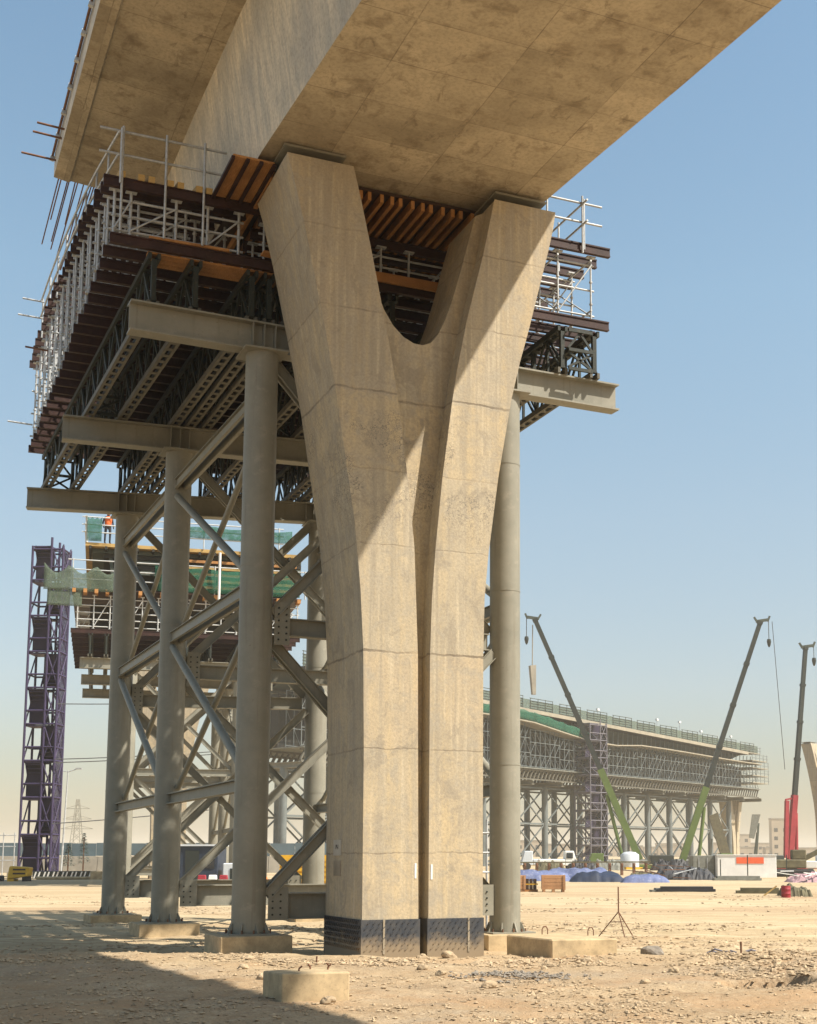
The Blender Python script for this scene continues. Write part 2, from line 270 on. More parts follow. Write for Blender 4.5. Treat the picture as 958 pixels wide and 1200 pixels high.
# ------------------------------------------------------------------ mesh builder
class MB:
    def __init__(s): s.v = []; s.f = []; s.sm = []
    def add(s, vs, fs, smooth=False):
        k = len(s.v); s.v += [tuple(v) for v in vs]
        for f in fs: s.f.append(tuple(i + k for i in f)); s.sm.append(smooth)
        return s
    def box(s, x0, x1, y0, y1, z0, z1):
        return s.add([(x0, y0, z0), (x1, y0, z0), (x1, y1, z0), (x0, y1, z0), (x0, y0, z1), (x1, y0, z1), (x1, y1, z1), (x0, y1, z1)],
                     [(3, 2, 1, 0), (4, 5, 6, 7), (0, 1, 5, 4), (1, 2, 6, 5), (2, 3, 7, 6), (3, 0, 4, 7)])
    def cbox(s, c, d): return s.box(c[0] - d[0] / 2, c[0] + d[0] / 2, c[1] - d[1] / 2, c[1] + d[1] / 2, c[2] - d[2] / 2, c[2] + d[2] / 2)
    def frame(s, p, q, up=(0, 0, 1)):
        p = Vector(p); q = Vector(q); d = (q - p).normalized(); u = Vector(up)
        if abs(d.dot(u)) > 0.98: u = Vector((0, 1, 0)) if abs(d.y) < 0.9 else Vector((1, 0, 0))
        r = d.cross(u).normalized(); u = r.cross(d).normalized(); return p, q, r, u
    def bar(s, p, q, w, h, up=(0, 0, 1), off=(0, 0)):
        p, q, r, u = s.frame(p, q, up); o = r * off[0] + u * off[1]
        c = [r * (-w / 2) + u * (-h / 2), r * (w / 2) + u * (-h / 2), r * (w / 2) + u * (h / 2), r * (-w / 2) + u * (h / 2)]
        return s.add([p + o + a for a in c] + [q + o + a for a in c], [(0, 1, 2, 3), (7, 6, 5, 4), (0, 4, 5, 1), (1, 5, 6, 2), (2, 6, 7, 3), (3, 7, 4, 0)])
    def tube(s, p, q, r0, n=8, r1=None):
        r1 = r0 if r1 is None else r1; p, q, r, u = s.frame(p, q)
        A = [r * cos(2 * pi * i / n) + u * sin(2 * pi * i / n) for i in range(n)]
        s.add([p + a * r0 for a in A] + [q + a * r1 for a in A], [(i, (i + 1) % n, n + (i + 1) % n, n + i) for i in range(n)], True)
        s.add([p + a * r0 for a in A], [tuple(range(n))[::-1]]); return s.add([q + a * r1 for a in A], [tuple(range(n))])
    def path(s, pts, r, n=6):
        for a, b in zip(pts, pts[1:]): s.tube(a, b, r, n)
        return s
    def lathe(s, prof, n=24, c=(0, 0)):
        vs = []; fs = []
        for (r, z) in prof:
            for i in range(n): vs.append((c[0] + r * cos(2 * pi * i / n), c[1] + r * sin(2 * pi * i / n), z))
        for k in range(len(prof) - 1):
            for i in range(n): fs.append((k * n + i, k * n + (i + 1) % n, (k + 1) * n + (i + 1) % n, (k + 1) * n + i))
        s.add(vs, fs, True)
        s.add(vs[:n], [tuple(range(n))[::-1]]); return s.add(vs[-n:], [tuple(range(n))])
    def ibeam(s, p, q, h, bf, tf=0.03, tw=0.02, up=(0, 0, 1)):
        s.bar(p, q, bf, tf, up, (0, h / 2 - tf / 2)); s.bar(p, q, bf, tf, up, (0, -h / 2 + tf / 2)); return s.bar(p, q, tw, h - 2 * tf, up)
    def prism(s, poly, y0, y1):
        n = len(poly); s.add([(x, y0, z) for x, z in poly], [tuple(range(n))]); s.add([(x, y1, z) for x, z in poly], [tuple(range(n))[::-1]])
        s.add([(x, y0, z) for x, z in poly] + [(x, y1, z) for x, z in poly], [((i + 1) % n, i, n + i, n + (i + 1) % n) for i in range(n)]); return s
    def stone(s, c, r, rnd, flat=0.7):
        base = [(1, 0, 0), (-1, 0, 0), (0, 1, 0), (0, -1, 0), (0, 0, 1), (0, 0, -1)]
        a = rnd.uniform(0, 6.28); ca, sa = cos(a), sin(a); vs = []
        sc = (rnd.uniform(0.7, 1.3), rnd.uniform(0.6, 1.1), rnd.uniform(0.45, 0.9) * flat)
        for x, y, z in base:
            x = x * sc[0] + rnd.uniform(-.3, .3); y = y * sc[1] + rnd.uniform(-.3, .3); z = z * sc[2] + rnd.uniform(-.2, .2)
            vs.append((c[0] + r * (x * ca - y * sa), c[1] + r * (x * sa + y * ca), c[2] + r * z))
        return s.add(vs, [(0, 2, 4), (2, 1, 4), (1, 3, 4), (3, 0, 4), (2, 0, 5), (1, 2, 5), (3, 1, 5), (0, 3, 5)])
    def mesh(s, name, mat):
        me = bpy.data.meshes.new(name); me.from_pydata(s.v, [], s.f); me.polygons.foreach_set('use_smooth', s.sm)
        bm = bmesh.new(); bm.from_mesh(me); bmesh.ops.recalc_face_normals(bm, faces=bm.faces); bm.to_mesh(me); bm.free()
        me.materials.append(M[mat] if isinstance(mat, str) else mat); me.update(); return me

FR = [0.0, 0.0, 0.0]                                # frame the builders work in: origin x, y and rotation about z
def to_world(x, y, z=0.0):
    c, s_ = cos(FR[2]), sin(FR[2]); return (FR[0] + c * x - s_ * y, FR[1] + s_ * x + c * y, z)
def meta(o, label, cat, group=None, kind=None):
    if label: o['label'] = label
    if cat: o['category'] = cat
    if group: o['group'] = group
    if kind: o['kind'] = kind
    return o
def thing(name, label, cat, loc=(0, 0, 0), rz=0.0, group=None):
    o = bpy.data.objects.new(name, None); o.empty_display_size = 0.3; COL.objects.link(o)
    o.location = to_world(*loc); o.rotation_euler = (0, 0, FR[2] + rz); return meta(o, label, cat, group)
def part(name, mb, mat, parent, label=None, bevel=0.0, seg=1):
    o = bpy.data.objects.new(name, mb.mesh(name, mat) if isinstance(mb, MB) else mb); COL.objects.link(o); o.parent = parent
    if label: o['label'] = label
    if bevel: bev(o, bevel, seg)
    return o
def solo(name, label, cat, mb, mat, loc=(0, 0, 0), rz=0.0, group=None, bevel=0.0):
    o = bpy.data.objects.new(name, mb.mesh(name, mat) if isinstance(mb, MB) else mb); COL.objects.link(o)
    o.location = to_world(*loc); o.rotation_euler = (0, 0, FR[2] + rz)
    if bevel: bev(o, bevel, 1)
    return meta(o, label, cat, group)
def bev(o, w, seg=1):
    m = o.modifiers.new('bevel', 'BEVEL'); m.width = w; m.segments = seg; m.limit_method = 'ANGLE'; m.angle_limit = radians(40)
def dup(root, loc, rz=0.0, label=None, group=None):
    r = root.copy(); COL.objects.link(r); r.location = to_world(*loc); r.rotation_euler = (0, 0, FR[2] + rz)
    if label: r['label'] = label
    if group: r['group'] = group
    for ch in list(root.children):
        c = ch.copy(); COL.objects.link(c); c.parent = r
        for g in list(ch.children):
            d = g.copy(); COL.objects.link(d); d.parent = c
    return r
def text_mesh(name, body, size, mat, depth=0.004):
    cu = bpy.data.curves.new(name, 'FONT'); cu.body = body; cu.size = size; cu.extrude = depth; cu.align_x = 'CENTER'; cu.align_y = 'CENTER'
    o = bpy.data.objects.new(name, cu); COL.objects.link(o); bpy.context.view_layer.update()
    me = bpy.data.meshes.new_from_object(o.evaluated_get(bpy.context.evaluated_depsgraph_get())); me.name = name
    bpy.data.objects.remove(o); me.materials.clear(); me.materials.append(M[mat]); return me

# ------------------------------------------------------------------ ground
DV = (sin(radians(24.5)), cos(radians(24.5)))
def smooth(a, b, x):
    t = max(0.0, min(1.0, (x - a) / (b - a))); return t * t * (3 - 2 * t)
def gz(x, y):
    d = x * DV[0] + y * DV[1]; l = x * DV[1] - y * DV[0]
    z = -0.15 * smooth(23.2, 25.5, d) * (1 - smooth(45, 60, d))
    far = 1 - smooth(70, 130, d)
    rough = 0.05 * smooth(11, 14, d) * (1 - 0.6 * smooth(30, 44, d)) * far
    z += rough * (noise.fractal(Vector((x * 0.9, y * 0.9, 0.3)), 0.9, 2.1, 5))
    z += 0.05 * noise.noise(Vector((x * 0.16, y * 0.16, 5.0))) * far * smooth(10, 14, d)
    # broken bank and pit on the right
    bank = smooth(3.2, 4.6, l) * smooth(17.6, 18.6, d) * (1 - smooth(22.5, 25.0, d))
    z += bank * (0.05 + 0.10 * max(0.0, noise.fractal(Vector((x * 1.3, y * 1.3, 9.0)), 0.8, 2.1, 4)))
    px, py = (l - 3.52) / 0.62, (d - 18.75) / 0.34
    r = hypot(px, py)
    if r < 1.5: z -= 0.55 * (1 - smooth(0.75, 1.05, r + 0.25 * noise.noise(Vector((x * 2.5, y * 2.5, 2)))))
    return z
def ld(l, d):                                       # ground point from lateral and forward distance
    return (l * DV[1] + d * DV[0], -l * DV[0] + d * DV[1])
def build_ground():
    rings = [0.0]; r = 2.5
    while r < 11.0: rings.append(r); r += 0.5
    while r < 48: rings.append(r); r *= 1.0042
    while r < 130: rings.append(r); r *= 1.02
    while r < 3200: rings.append(r); r *= 1.16
    angs = []; a = -pi
    while a < pi - 1e-6:
        angs.append(a); a += radians(0.16) if abs(a) < radians(24) else radians(3.0)
    vs = [(0, 0, 0.0)]; n = len(angs)
    for r in rings[1:]:
        for a in angs:
            x, y = ld(r * sin(a), r * cos(a)); vs.append((x, y, gz(x, y)))
    fs = [(0, 1 + i, 1 + (i + 1) % n) for i in range(n)]
    for k in range(len(rings) - 2):
        b0 = 1 + k * n; b1 = b0 + n
        for i in range(n): fs.append((b0 + i, b1 + i, b1 + (i + 1) % n, b0 + (i + 1) % n))
    me = bpy.data.meshes.new('ground'); me.from_pydata(vs, [], fs); me.polygons.foreach_set('use_smooth', [True] * len(fs))
    bm = bmesh.new(); bm.from_mesh(me); bmesh.ops.recalc_face_normals(bm, faces=bm.faces); bm.to_mesh(me); bm.free()
    if me.polygons[0].normal.z < 0: me.flip_normals()
    me.materials.append(M['sand']); o = bpy.data.objects.new('ground', me); COL.objects.link(o); o['kind'] = 'structure'
build_ground()

# ------------------------------------------------------------------ concrete pier
YF, PD = 22.37, 2.1
PX, PY = 8.65, 23.42
LO = [(-0.4, 7.54), (3.45, 7.525), (5.23, 7.49), (6.28, 7.425), (7.49, 7.30), (8.69, 7.10), (9.96, 6.89), (10.83, 6.715), (11.43, 6.585), (12.78, 6.285), (13.65, 6.065), (14.05, 5.94)]
LI = [(14.05, 7.18), (13.43, 7.335), (12.57, 7.53), (11.63, 7.73), (10.86, 7.89), (9.96, 8.06), (8.37, 8.28), (7.13, 8.42), (5.14, 8.505), (-0.4, 8.565)]
RI = [(-0.4, 8.74), (5.15, 8.735), (6.23, 8.765), (7.17, 8.83), (8.45, 8.95), (9.88, 9.13), (10.53, 9.23), (11.51, 9.42), (12.86, 9.75), (14.0, 9.98)]
RO = [(14.0, 11.27), (13.67, 11.22), (13.21, 11.12), (12.39, 10.91), (11.52, 10.69), (10.88, 10.51), (10.12, 10.33), (8.58, 10.06), (7.16, 9.87), (6.31, 9.79), (5.21, 9.765), (-0.4, 9.765)]
def dense(prof, n=3):                              # Catmull-Rom through (z, x) points
    out = []
    for i in range(len(prof) - 1):
        p0 = prof[max(0, i - 1)]; p1 = prof[i]; p2 = prof[i + 1]; p3 = prof[min(len(prof) - 1, i + 2)]
        for k in range(n):
            t = k / n
            x = 0.5 * (2 * p1[1] + (p2[1] - p0[1]) * t + (2 * p0[1] - 5 * p1[1] + 4 * p2[1] - p3[1]) * t * t + (3 * p1[1] - p0[1] - 3 * p2[1] + p3[1]) * t ** 3)
            out.append((p1[0] + (p2[0] - p1[0]) * t, x))
    return out + [prof[-1]]
def make_pier():
    t = thing('bridge_pier', 'tall Y shaped concrete pier with black rubber skirt at its foot', 'bridge pier', (PX, PY, 0))
    a = [(x - PX, z) for z, x in LO] + [(x - PX, z) for z, x in LI]
    b = [(x - PX, z) for z, x in RO[::-1]] + [(x - PX, z) for z, x in RI[::-1]]
    b = [(x - PX, z) for z, x in RI] + [(x - PX, z) for z, x in RO]
    part('limb', MB().prism(a, YF - PY, YF + PD - PY), 'pier', t, bevel=0.045, seg=2)
    part('limb', MB().prism(b, YF - PY, YF + PD - PY), 'pier', t, bevel=0.045, seg=2)
    U = [(7.56, 12.75), (7.74, 12.1), (7.93, 11.62), (8.12, 11.33), (8.32, 11.15), (8.52, 11.06), (8.70, 11.05), (8.86, 11.12), (9.00, 11.30), (9.14, 11.6), (9.28, 12.0), (9.45, 12.6), (9.60, 13.2), (9.76, 13.8)]
    w = [(7.40, 13.2)] + U + [(9.95, 13.9)] + [(x + 0.12, z) for z, x in RI[::-1][1:]] + [(x - 0.12, z) for z, x in LI[::-1][:-1]]
    part('web', MB().prism([(x - PX, z) for x, z in w], YF + 0.40 - PY, YF + PD - 0.35 - PY), 'pier', t)
    for x0, x1, z0 in ((6.0, 7.05, 14.06), (10.12, 11.1, 14.01)):
        m = MB().box(x0 - PX, x1 - PX, YF + 0.22 - PY, YF + 1.7 - PY, z0, z0 + 0.10); m.box(x0 + .12 - PX, x1 - .12 - PX, YF + 0.34 - PY, YF + 1.5 - PY, z0 + 0.103, z0 + 0.17)
        br = part('bearing', m, 'bearing', t, bevel=0.01)
        part('bearing_plate', MB().box(x0 - .08 - PX, x1 + .02 - PX, YF + 0.10 - PY, YF + 1.75 - PY, z0 + 0.175, z0 + 0.215), 'steel', br)
    # rubber skirt with raised chevrons, one band round each limb foot
    for (xa, xb) in ((7.54, 8.565), (8.74, 9.765)):
        g = 0.028; m = MB(); y0, y1 = YF - g, YF + PD + g
        m.box(xa - g - PX, xb + g * .4 - PX, y0 - PY, YF - .002 - PY, -.2, 0.58)
        m.box(xa - g - PX, xa - .002 - PX, YF - PY, YF + PD - PY, -.2, 0.58)
        k = 0
        for r in range(6):
            z = 0.06 + r * 0.09
            for i in range(int((xb - xa) / 0.105)):
                x = xa + 0.03 + i * 0.105 + (r % 2) * 0.05
                if x + .08 < xb: m.bar((x - PX, y0 - .004 - PY, z), (x + .065 - PX, y0 - .004 - PY, z + 0.055), 0.012, 0.026, (0, -1, 0))
            if xa < 8:
                for i in range(19):
                    y = YF + 0.05 + i * 0.105 + (r % 2) * .05
                    m.bar((xa - g - .004 - PX, y - PY, z + .055), (xa - g - .004 - PX, y + .065 - PY, z), 0.012, 0.026, (-1, 0, 0))
        sk = part('rubber_skirt', m, 'rubber', t)
        xs = xa + 0.36 if xa < 8 else xb - 0.30
        part('joint_strip', MB().box(xs - PX, xs + 0.035 - PX, y0 - .012 - PY, y0 - .0005 - PY, 0.0, 0.585), 'strip', sk)
    xl = 7.535 - PX
    p1 = part('plaque', MB().box(xl - 0.02, xl + .01, 23.55 - PY, 23.98 - PY, 1.66, 1.94), 'plaque', t, 'pale square plate with dark characters')
    tm = text_mesh('lettering', 'P-1', 0.12, 'ink'); tm.transform(Matrix.Translation((xl - 0.022, 23.76 - PY, 1.81)) @ Matrix.Rotation(-pi / 2, 4, 'Z') @ Matrix.Rotation(pi / 2, 4, 'X'))
    part('lettering', tm, 'ink', p1)
    part('plaque', MB().box(xl - 0.015, xl + .01, 23.57 - PY, 23.98 - PY, 1.30, 1.57), 'strip', t, 'faded blank plate under the lettered one')
    for x, z in ((8.475, 1.40), (8.775, 1.38)):
        part('survey_tag', MB().box(x - PX, x + 0.035 - PX, YF - .008 - PY, YF + .01 - PY, z - .13, z + .13), 'white', t)
    return t
pier = make_pier()

# ------------------------------------------------------------------ finished deck overhead
def make_deck():
    t = thing('bridge_deck', 'finished concrete box girder deck passing overhead above the Y shaped pier', 'bridge deck', (8.4, 5.0, 0))
    # y, soffit left, soffit right, right wing edge
    S = [(-45, 8.6, 14.6, 19.5), (-20, 7.0, 13.2, 16.9), (0, 6.3, 12.25, 15.3), (8, 6.1, 11.9, 14.6), (15.4, 5.94, 11.57, 13.85), (18, 5.87, 11.43, 13.5), (20.5, 5.76, 11.27, 13.25), (23, 5.64, 11.13, 13.0), (27, 5.6, 11.05, 12.95), (31.35, 5.6, 11.0, 12.9)]
    rows = []
    D = []
    for i in range(len(S) - 1):
        for k in range(4):
            f = k / 4; D.append([S[i][j] + (S[i + 1][j] - S[i][j]) * f for j in range(4)])
    D.append(list(S[-1]))
    for y, a, b, w in D:
        lo = a - 5.64; e = 2.86 + max(0, (20 - y)) * 0.004 + lo * 0.2
        rows.append([(a, 14.3), (b, 14.3), (b + 0.42, 16.95), (w - .05, 17.2), (w, 17.24), (w, 17.5), ((a + b) / 2, 17.68), (e, 17.5), (e, 17.16), (e + 0.34, 17.10), (e + 0.38, 17.14), (a - 0.42, 16.98)])
    n = len(rows[0]); vs = []; fs = []
    for (y, *_), r in zip(D, rows): vs += [(x - 8.4, y - 5.0, z) for x, z in r]
    for k in range(len(rows) - 1):
        for i in range(n): fs.append((k * n + i, k * n + (i + 1) % n, (k + 1) * n + (i + 1) % n, (k + 1) * n + i))
    fs.append(tuple(range(n))); fs.append(tuple(range((len(rows) - 1) * n, len(rows) * n)))
    part('box_girder', MB().add(vs, fs), 'deck', t)
    m = MB(); mr = MB(); m2 = MB(); k = 0
    rl = None
    for (y, *_), (y1, *_2), r, r1 in zip(D, D[1:], rows, rows[1:]):
        e, e1 = r[7][0], r1[7][0]; w, w1 = r[5][0], r1[5][0]
        m.bar((e + .10 - 8.4, y - 5, 17.64), (e1 + .10 - 8.4, y1 - 5, 17.64), .2, .26); mr.bar((w - .12 - 8.4, y - 5, 17.64), (w1 - .12 - 8.4, y1 - 5, 17.64), .2, .26)
        m2.tube((e - .05 - 8.4, y - 5, 17.66), (e1 - .05 - 8.4, y1 - 5, 17.66), .028, 6)
    part('edge_kerb', m, 'bearing', t); part('edge_kerb', mr, 'bearing', t); rl = part('edge_rail', m2, 'rust', t)
    for (y, *_), r in zip(D, rows):
        if y > 6: part('rail_bracket', MB().bar((r[7][0] - .005 - 8.4, y - 5, 17.60), (r[7][0] - .10 - 8.4, y - 5, 17.62), .10, .10), 'galv', rl)
    m = MB(); rnd = random.Random(3)
    for i in range(26):
        x = 3.0 + i * 0.09 + rnd.uniform(-.03, .03); ln = rnd.uniform(2.2, 5.6)
        m.tube((x - 8.4, 31.3 - 5, 17.2 + rnd.uniform(0, .25)), (x + rnd.uniform(-.08, .08) - 8.4, 31.3 + ln - 5, 17.18 + rnd.uniform(-.12, .2)), .016, 5)
    part('starter_bars', m, 'rust', t)
    for y, z, ln in ((29.4, 17.34, .62), (29.9, 17.38, .66), (31.0, 17.4, .8)): part('edge_tube', MB().tube((2.9 - 8.4, y - 5, z), (2.9 - ln - 8.4, y - 5, z + .03), .024, 6), 'rust', t)
make_deck()

# ------------------------------------------------------------------ falsework builders
def footing(x, y, ztop, w, label, cat_group=None, rz=0.0, d=None):
    d = d or w
    return solo('concrete_footing', label, 'footing', MB().box(-w / 2, w / 2, -d / 2, d / 2, -0.75, 0), 'foot', (x, y, ztop), rz, cat_group, bevel=0.012)
def steel_column(x, y, z0, z1, label, r=0.31, group=None, detail=True):
    t = thing('steel_column', label, 'steel column', (x, y, z0), 0, group); h = z1 - z0
    if detail:
        sh = MB().lathe([(r, 0.03), (r, h - .04)], 32)
        for zz in (h * 0.30, h * 0.62, h * 0.86): sh.lathe([(r + .006, zz - .014), (r + .006, zz + .014)], 32)
        part('shaft', sh, 'steel', t)
        m = MB().box(-.46, .46, -.46, .46, 0, .028)
        for k in range(8):
            a = k * pi / 4 + .2; c, s_ = cos(a), sin(a); q = [(r + .004, .03), (r + .10, .03), (r + .02, .21), (r + .004, .21)]
            w = .012; nx, ny = -s_ * w, c * w
            m.add([(c * u + nx, s_ * u + ny, v) for u, v in q] + [(c * u - nx, s_ * u - ny, v) for u, v in q], [(0, 1, 2, 3), (7, 6, 5, 4), (0, 4, 5, 1), (1, 5, 6, 2), (2, 6, 7, 3), (3, 7, 4, 0)])
        bp = part('base_plate', m, 'steel', t)
        mb = MB()
        for k in range(12): a = k * pi / 6; mb.tube((.41 * cos(a), .41 * sin(a), .029), (.41 * cos(a), .41 * sin(a), .09), .018, 6)
        part('anchor_bolts', mb, 'rust', bp)
        part('cap_plate', MB().box(-.42, .42, -.40, .40, h - .038, h - .003), 'steel', t)
    else:
        part('shaft', MB().lathe([(r, 0.03), (r, h - .04)], 14), 'steel', t)
        part('base_plate', MB().box(-.5, .5, -.5, .5, 0, .03), 'steel', t); part('cap_plate', MB().box(-.42, .42, -.40, .40, h - .038, h - .003), 'steel', t)
    return t
def steel_beam(x0, y0, x1, y1, zb, h, label, cols, group=None, detail=True):
    ln = hypot(x1 - x0, y1 - y0); rz = atan2(y1 - y0, x1 - x0)
    t = thing('steel_beam', label, 'steel beam', (x0, y0, zb), rz, group)
    part('beam_body', MB().ibeam((0, 0, h / 2), (ln, 0, h / 2), h, .34, .035, .022), 'steel', t)
    for u in cols:
        for du in (-.22, 0, .22):
            part('stiffener', MB().box(u + du - .009, u + du + .009, -.165, .165, .038, h - .038), 'steel', t)
    return t
def brace(kind, p, q, label, w=.2, h=.2, group=None):
    """kind: pipe, channel (a pair of channels) or i"""
    x, y, z = p; d = (q[0] - x, q[1] - y, q[2] - z); m = MB()
    nm = {'pipe': 'pipe_brace', 'channel': 'channel_brace', 'i': 'tie_beam'}[kind]
    if kind == 'pipe': m.tube((0, 0, 0), d, w / 2, 12)
    elif kind == 'i': m.ibeam((0, 0, 0), d, h, w, .022, .014)
    else:
        pp, qq, r, u = m.frame((0, 0, 0), d)
        for s_ in (-1, 1):
            m.bar((0, 0, 0), d, .014, h, off=(s_ * w * .28, 0))
            for e in (-1, 1): m.bar((0, 0, 0), d, w * .2, .014, off=(s_ * (w * .28 + w * .1 + .007), e * (h / 2 - .007)))
    o = solo(nm, label, 'brace' if kind != 'i' else 'tie beam', m, 'steel', (x, y, z), 0, group)
    return o

def truss_mesh_set(Lt, h=1.2, panel=1.5, fine=True):
    top = MB(); bot = MB(); web = MB()
    for m, z in ((top, h - .06), (bot, .06)):
        for s_ in (-1, 1): m.bar((s_ * .085, 0, z), (s_ * .085, Lt, z), .06, .12)
        y = 0.15
        while y < Lt: m.box(-.054, .054, y, y + .14, z - .058, z - .046); y += .38
    n = int(round(Lt / panel)); dp = Lt / n
    for i in range(n + 1):
        y = min(max(i * dp, .05), Lt - .05)
        web.bar((0, y, .121), (0, y, h - .121), .09, .09)
        if i < n:
            a, c, b = i * dp + .05, i * dp + dp / 2, (i + 1) * dp - .05
            if fine:
                for s_ in (-.055, .055):
                    web.bar((s_, a, .125), (s_, c - .03, h - .125), .035, .06); web.bar((s_, c + .03, h - .125), (s_, b, .125), .035, .06)
            else: web.bar((0, a, .125), (0, b, h - .125), .09, .09)
            if fine: web.bar((0, c, .121), (0, c, h - .121), .05, .06)
    return top.mesh('top_chord', 'truss'), bot.mesh('bottom_chord', 'chord'), web.mesh('web_bracing', 'truss')
TRUSS = None
def support_truss(xa, ya, xb, yb, z, label, group, ms):
    t = thing('support_truss', label, 'truss', (xa, ya, z), atan2(yb - ya, xb - xa) - pi / 2, group)
    for n_, me in zip(('top_chord', 'bottom_chord', 'web_bracing'), ms): part(n_, me, None, t)
    return t

def cross_beam(x0, x1, y, z, label, group, h=.20, mat='brown'):
    key = round(x1 - x0, 2)
    m = XB.get((key, mat, h)) or MB().ibeam((0, 0, 0), (key, 0, 0), h, .10, .03, .06).mesh('cross_beam', mat); XB[(key, mat, h)] = m
    return solo('cross_beam', label, 'cross beam', m, mat, (x0, y, z), 0, group)
XB = {}
def shoring_frame(xs, y, z0, z1, label, group, mat='galv', r=.024, levels=3, diag=True, seg=6):
    t = thing('shoring_frame', label, 'shoring frame', (xs[0], y, z0), 0, group); h = z1 - z0
    for x in xs:
        o = part('standard', STD(h, r, mat, seg), mat, t); o.location = (x - xs[0], 0, 0)
    w = xs[-1] - xs[0]
    for k in range(levels):
        zz = .12 + (h - .3) * k / max(1, levels - 1); part('ledger', MB().tube((-.1, .05, zz), (w + .1, .05, zz), r * .9, seg), mat, t)
    if diag:
        for a, b in zip(xs, xs[1:]):
            if random.random() < .55: part('diagonal_brace', MB().tube((a - xs[0], -.05, .1), (b - xs[0], -.05, h - .2), r * .7, 5), mat, t)
    return t
_std = {}
def STD(h, r, mat, seg):
    k = (round(h, 2), r, mat, seg)
    if k not in _std:
        m = MB().tube((0, 0, 0.0), (0, 0, h - .03), r, seg); m.box(-.07, .07, -.07, .07, 0.001, .012); m.box(-.10, .10, -.06, .06, h - .03, h - .004)
        z = .35
        while z < h - .2: m.tube((0, 0, z), (0, 0, z + .03), r * 1.7, seg); z += .5
        _std[k] = m.mesh('standard', mat)
    return _std[k]
def guard_rail(pts, z0, h, label, mat='galv', post_over=.05, rails=(.5, 1.0), r=.024, group=None, over=.25, seg=6):
    x0, y0 = pts[0]; t = thing('guard_rail', label, 'guard rail', (x0, y0, z0), 0, group)
    for x, y in pts: part('post', MB().tube((x - x0, y - y0, 0), (x - x0, y - y0, h + post_over), r, seg), mat, t)
    a = Vector((pts[0][0] - x0, pts[0][1] - y0, 0)); b = Vector((pts[-1][0] - x0, pts[-1][1] - y0, 0)); d = (b - a).normalized()
    for f in rails: part('rail', MB().tube(a - d * over + Vector((0, 0, h * f)) + Vector((-d.y, d.x, 0)) * .05, b + d * over + Vector((0, 0, h * f)) + Vector((-d.y, d.x, 0)) * .05, r, seg), mat, t)
    return t

# ------------------------------------------------------------------ near falsework tower
ZB, BH = 11.22, 0.58                                # underside and depth of the main steel beams
ROWS = [dict(n='nearest', yl=24.88, yr=25.06, x=(6.21, 11.42), b=((3.68, 24.80), (14.1, 25.14)), zf=(.24, .14)),
        dict(n='middle', yl=32.10, yr=31.70, x=(6.06, 11.5), b=((3.38, 32.26), (13.9, 31.5)), zf=(.13, .10)),
        dict(n='farthest', yl=38.95, yr=37.6, x=(5.95, 11.2), b=((3.26, 39.3), (13.6, 37.1)), zf=(.05, .05))]
CL = {0: 'nearest grey steel column left of the concrete pier standing on a square concrete footing', 1: 'second grey steel column back in the left row of the near tower', 2: 'third grey steel column back, far left of the near tower',
      10: 'grey steel column right of the concrete pier, lit along its right side', 11: 'grey steel column behind the concrete pier carrying the middle beam', 12: 'sunlit grey column at the back of the near tower beside the pier'}
FL = {0: 'square concrete footing under the nearest left steel column', 1: 'square concrete footing under the second left steel column', 2: 'square concrete footing under the third left steel column',
      10: 'square concrete footing under the steel column right of the pier', 11: 'square concrete footing hidden under the column behind the pier', 12: 'concrete footing under the sunlit column at the back of the near tower'}
for i, rw in enumerate(ROWS):
    for s_ in (0, 1):
        x = rw['x'][s_]; y = rw['yr'] if s_ else rw['yl']; zf = rw['zf'][s_]
        steel_column(x, y, zf, ZB, CL[i + 10 * s_])
        footing(x, y, zf, 1.3 if i == 0 else 1.35, FL[i + 10 * s_])
    (xa, ya), (xb, yb) = rw['b']
    steel_beam(xa, ya, xb, yb, ZB, BH, {0: 'nearest grey steel cross beam, passing behind the concrete pier and out both sides', 1: 'middle grey steel cross beam carrying the dark trusses', 2: 'farthest and lowest looking grey steel cross beam under the dark trusses'}[i], [rw['x'][0] - xa, rw['x'][1] - xa])
WHERE = {0: 'nearest to second column', 1: 'second to third column'}
for s_, side in ((0, 'left row'), (1, 'right row')):
    for i in (0, 1):
        a = ROWS[i]; b = ROWS[i + 1]
        xa, xb = a['x'][s_], b['x'][s_]; ya, yb = (a['yr'], b['yr']) if s_ else (a['yl'], b['yl'])
        d = .30
        lab = lambda what: f'{what}, {side}, {WHERE[i]}'
        brace('channel', (xa, ya + d, 10.36), (xb, yb - d, 10.36), lab('top horizontal double channel brace of the near tower'), .30, .24)
        brace('channel', (xa, ya + d, 6.68), (xb, yb - d, 6.68), lab('mid height horizontal channel brace of the near tower'), .30, .24)
        brace('i', (xa, ya + d, 2.98), (xb, yb - d, 2.94), lab('lower horizontal steel tie of the near tower'), .2, .24)
        for z0, z1, nm in ((10.05, 6.95, 'upper'), (6.45, 3.2, 'lower')):
            brace('pipe', (xa - .06, ya + d, z1), (xb - .06, yb - d, z0), lab(f'{nm} thick pipe diagonal falling to the near column'), .17)
            brace('pipe', (xa + .16, ya + d, z0), (xb + .16, yb - d, z1), lab(f'{nm} slim pipe diagonal rising to the near column'), .13)
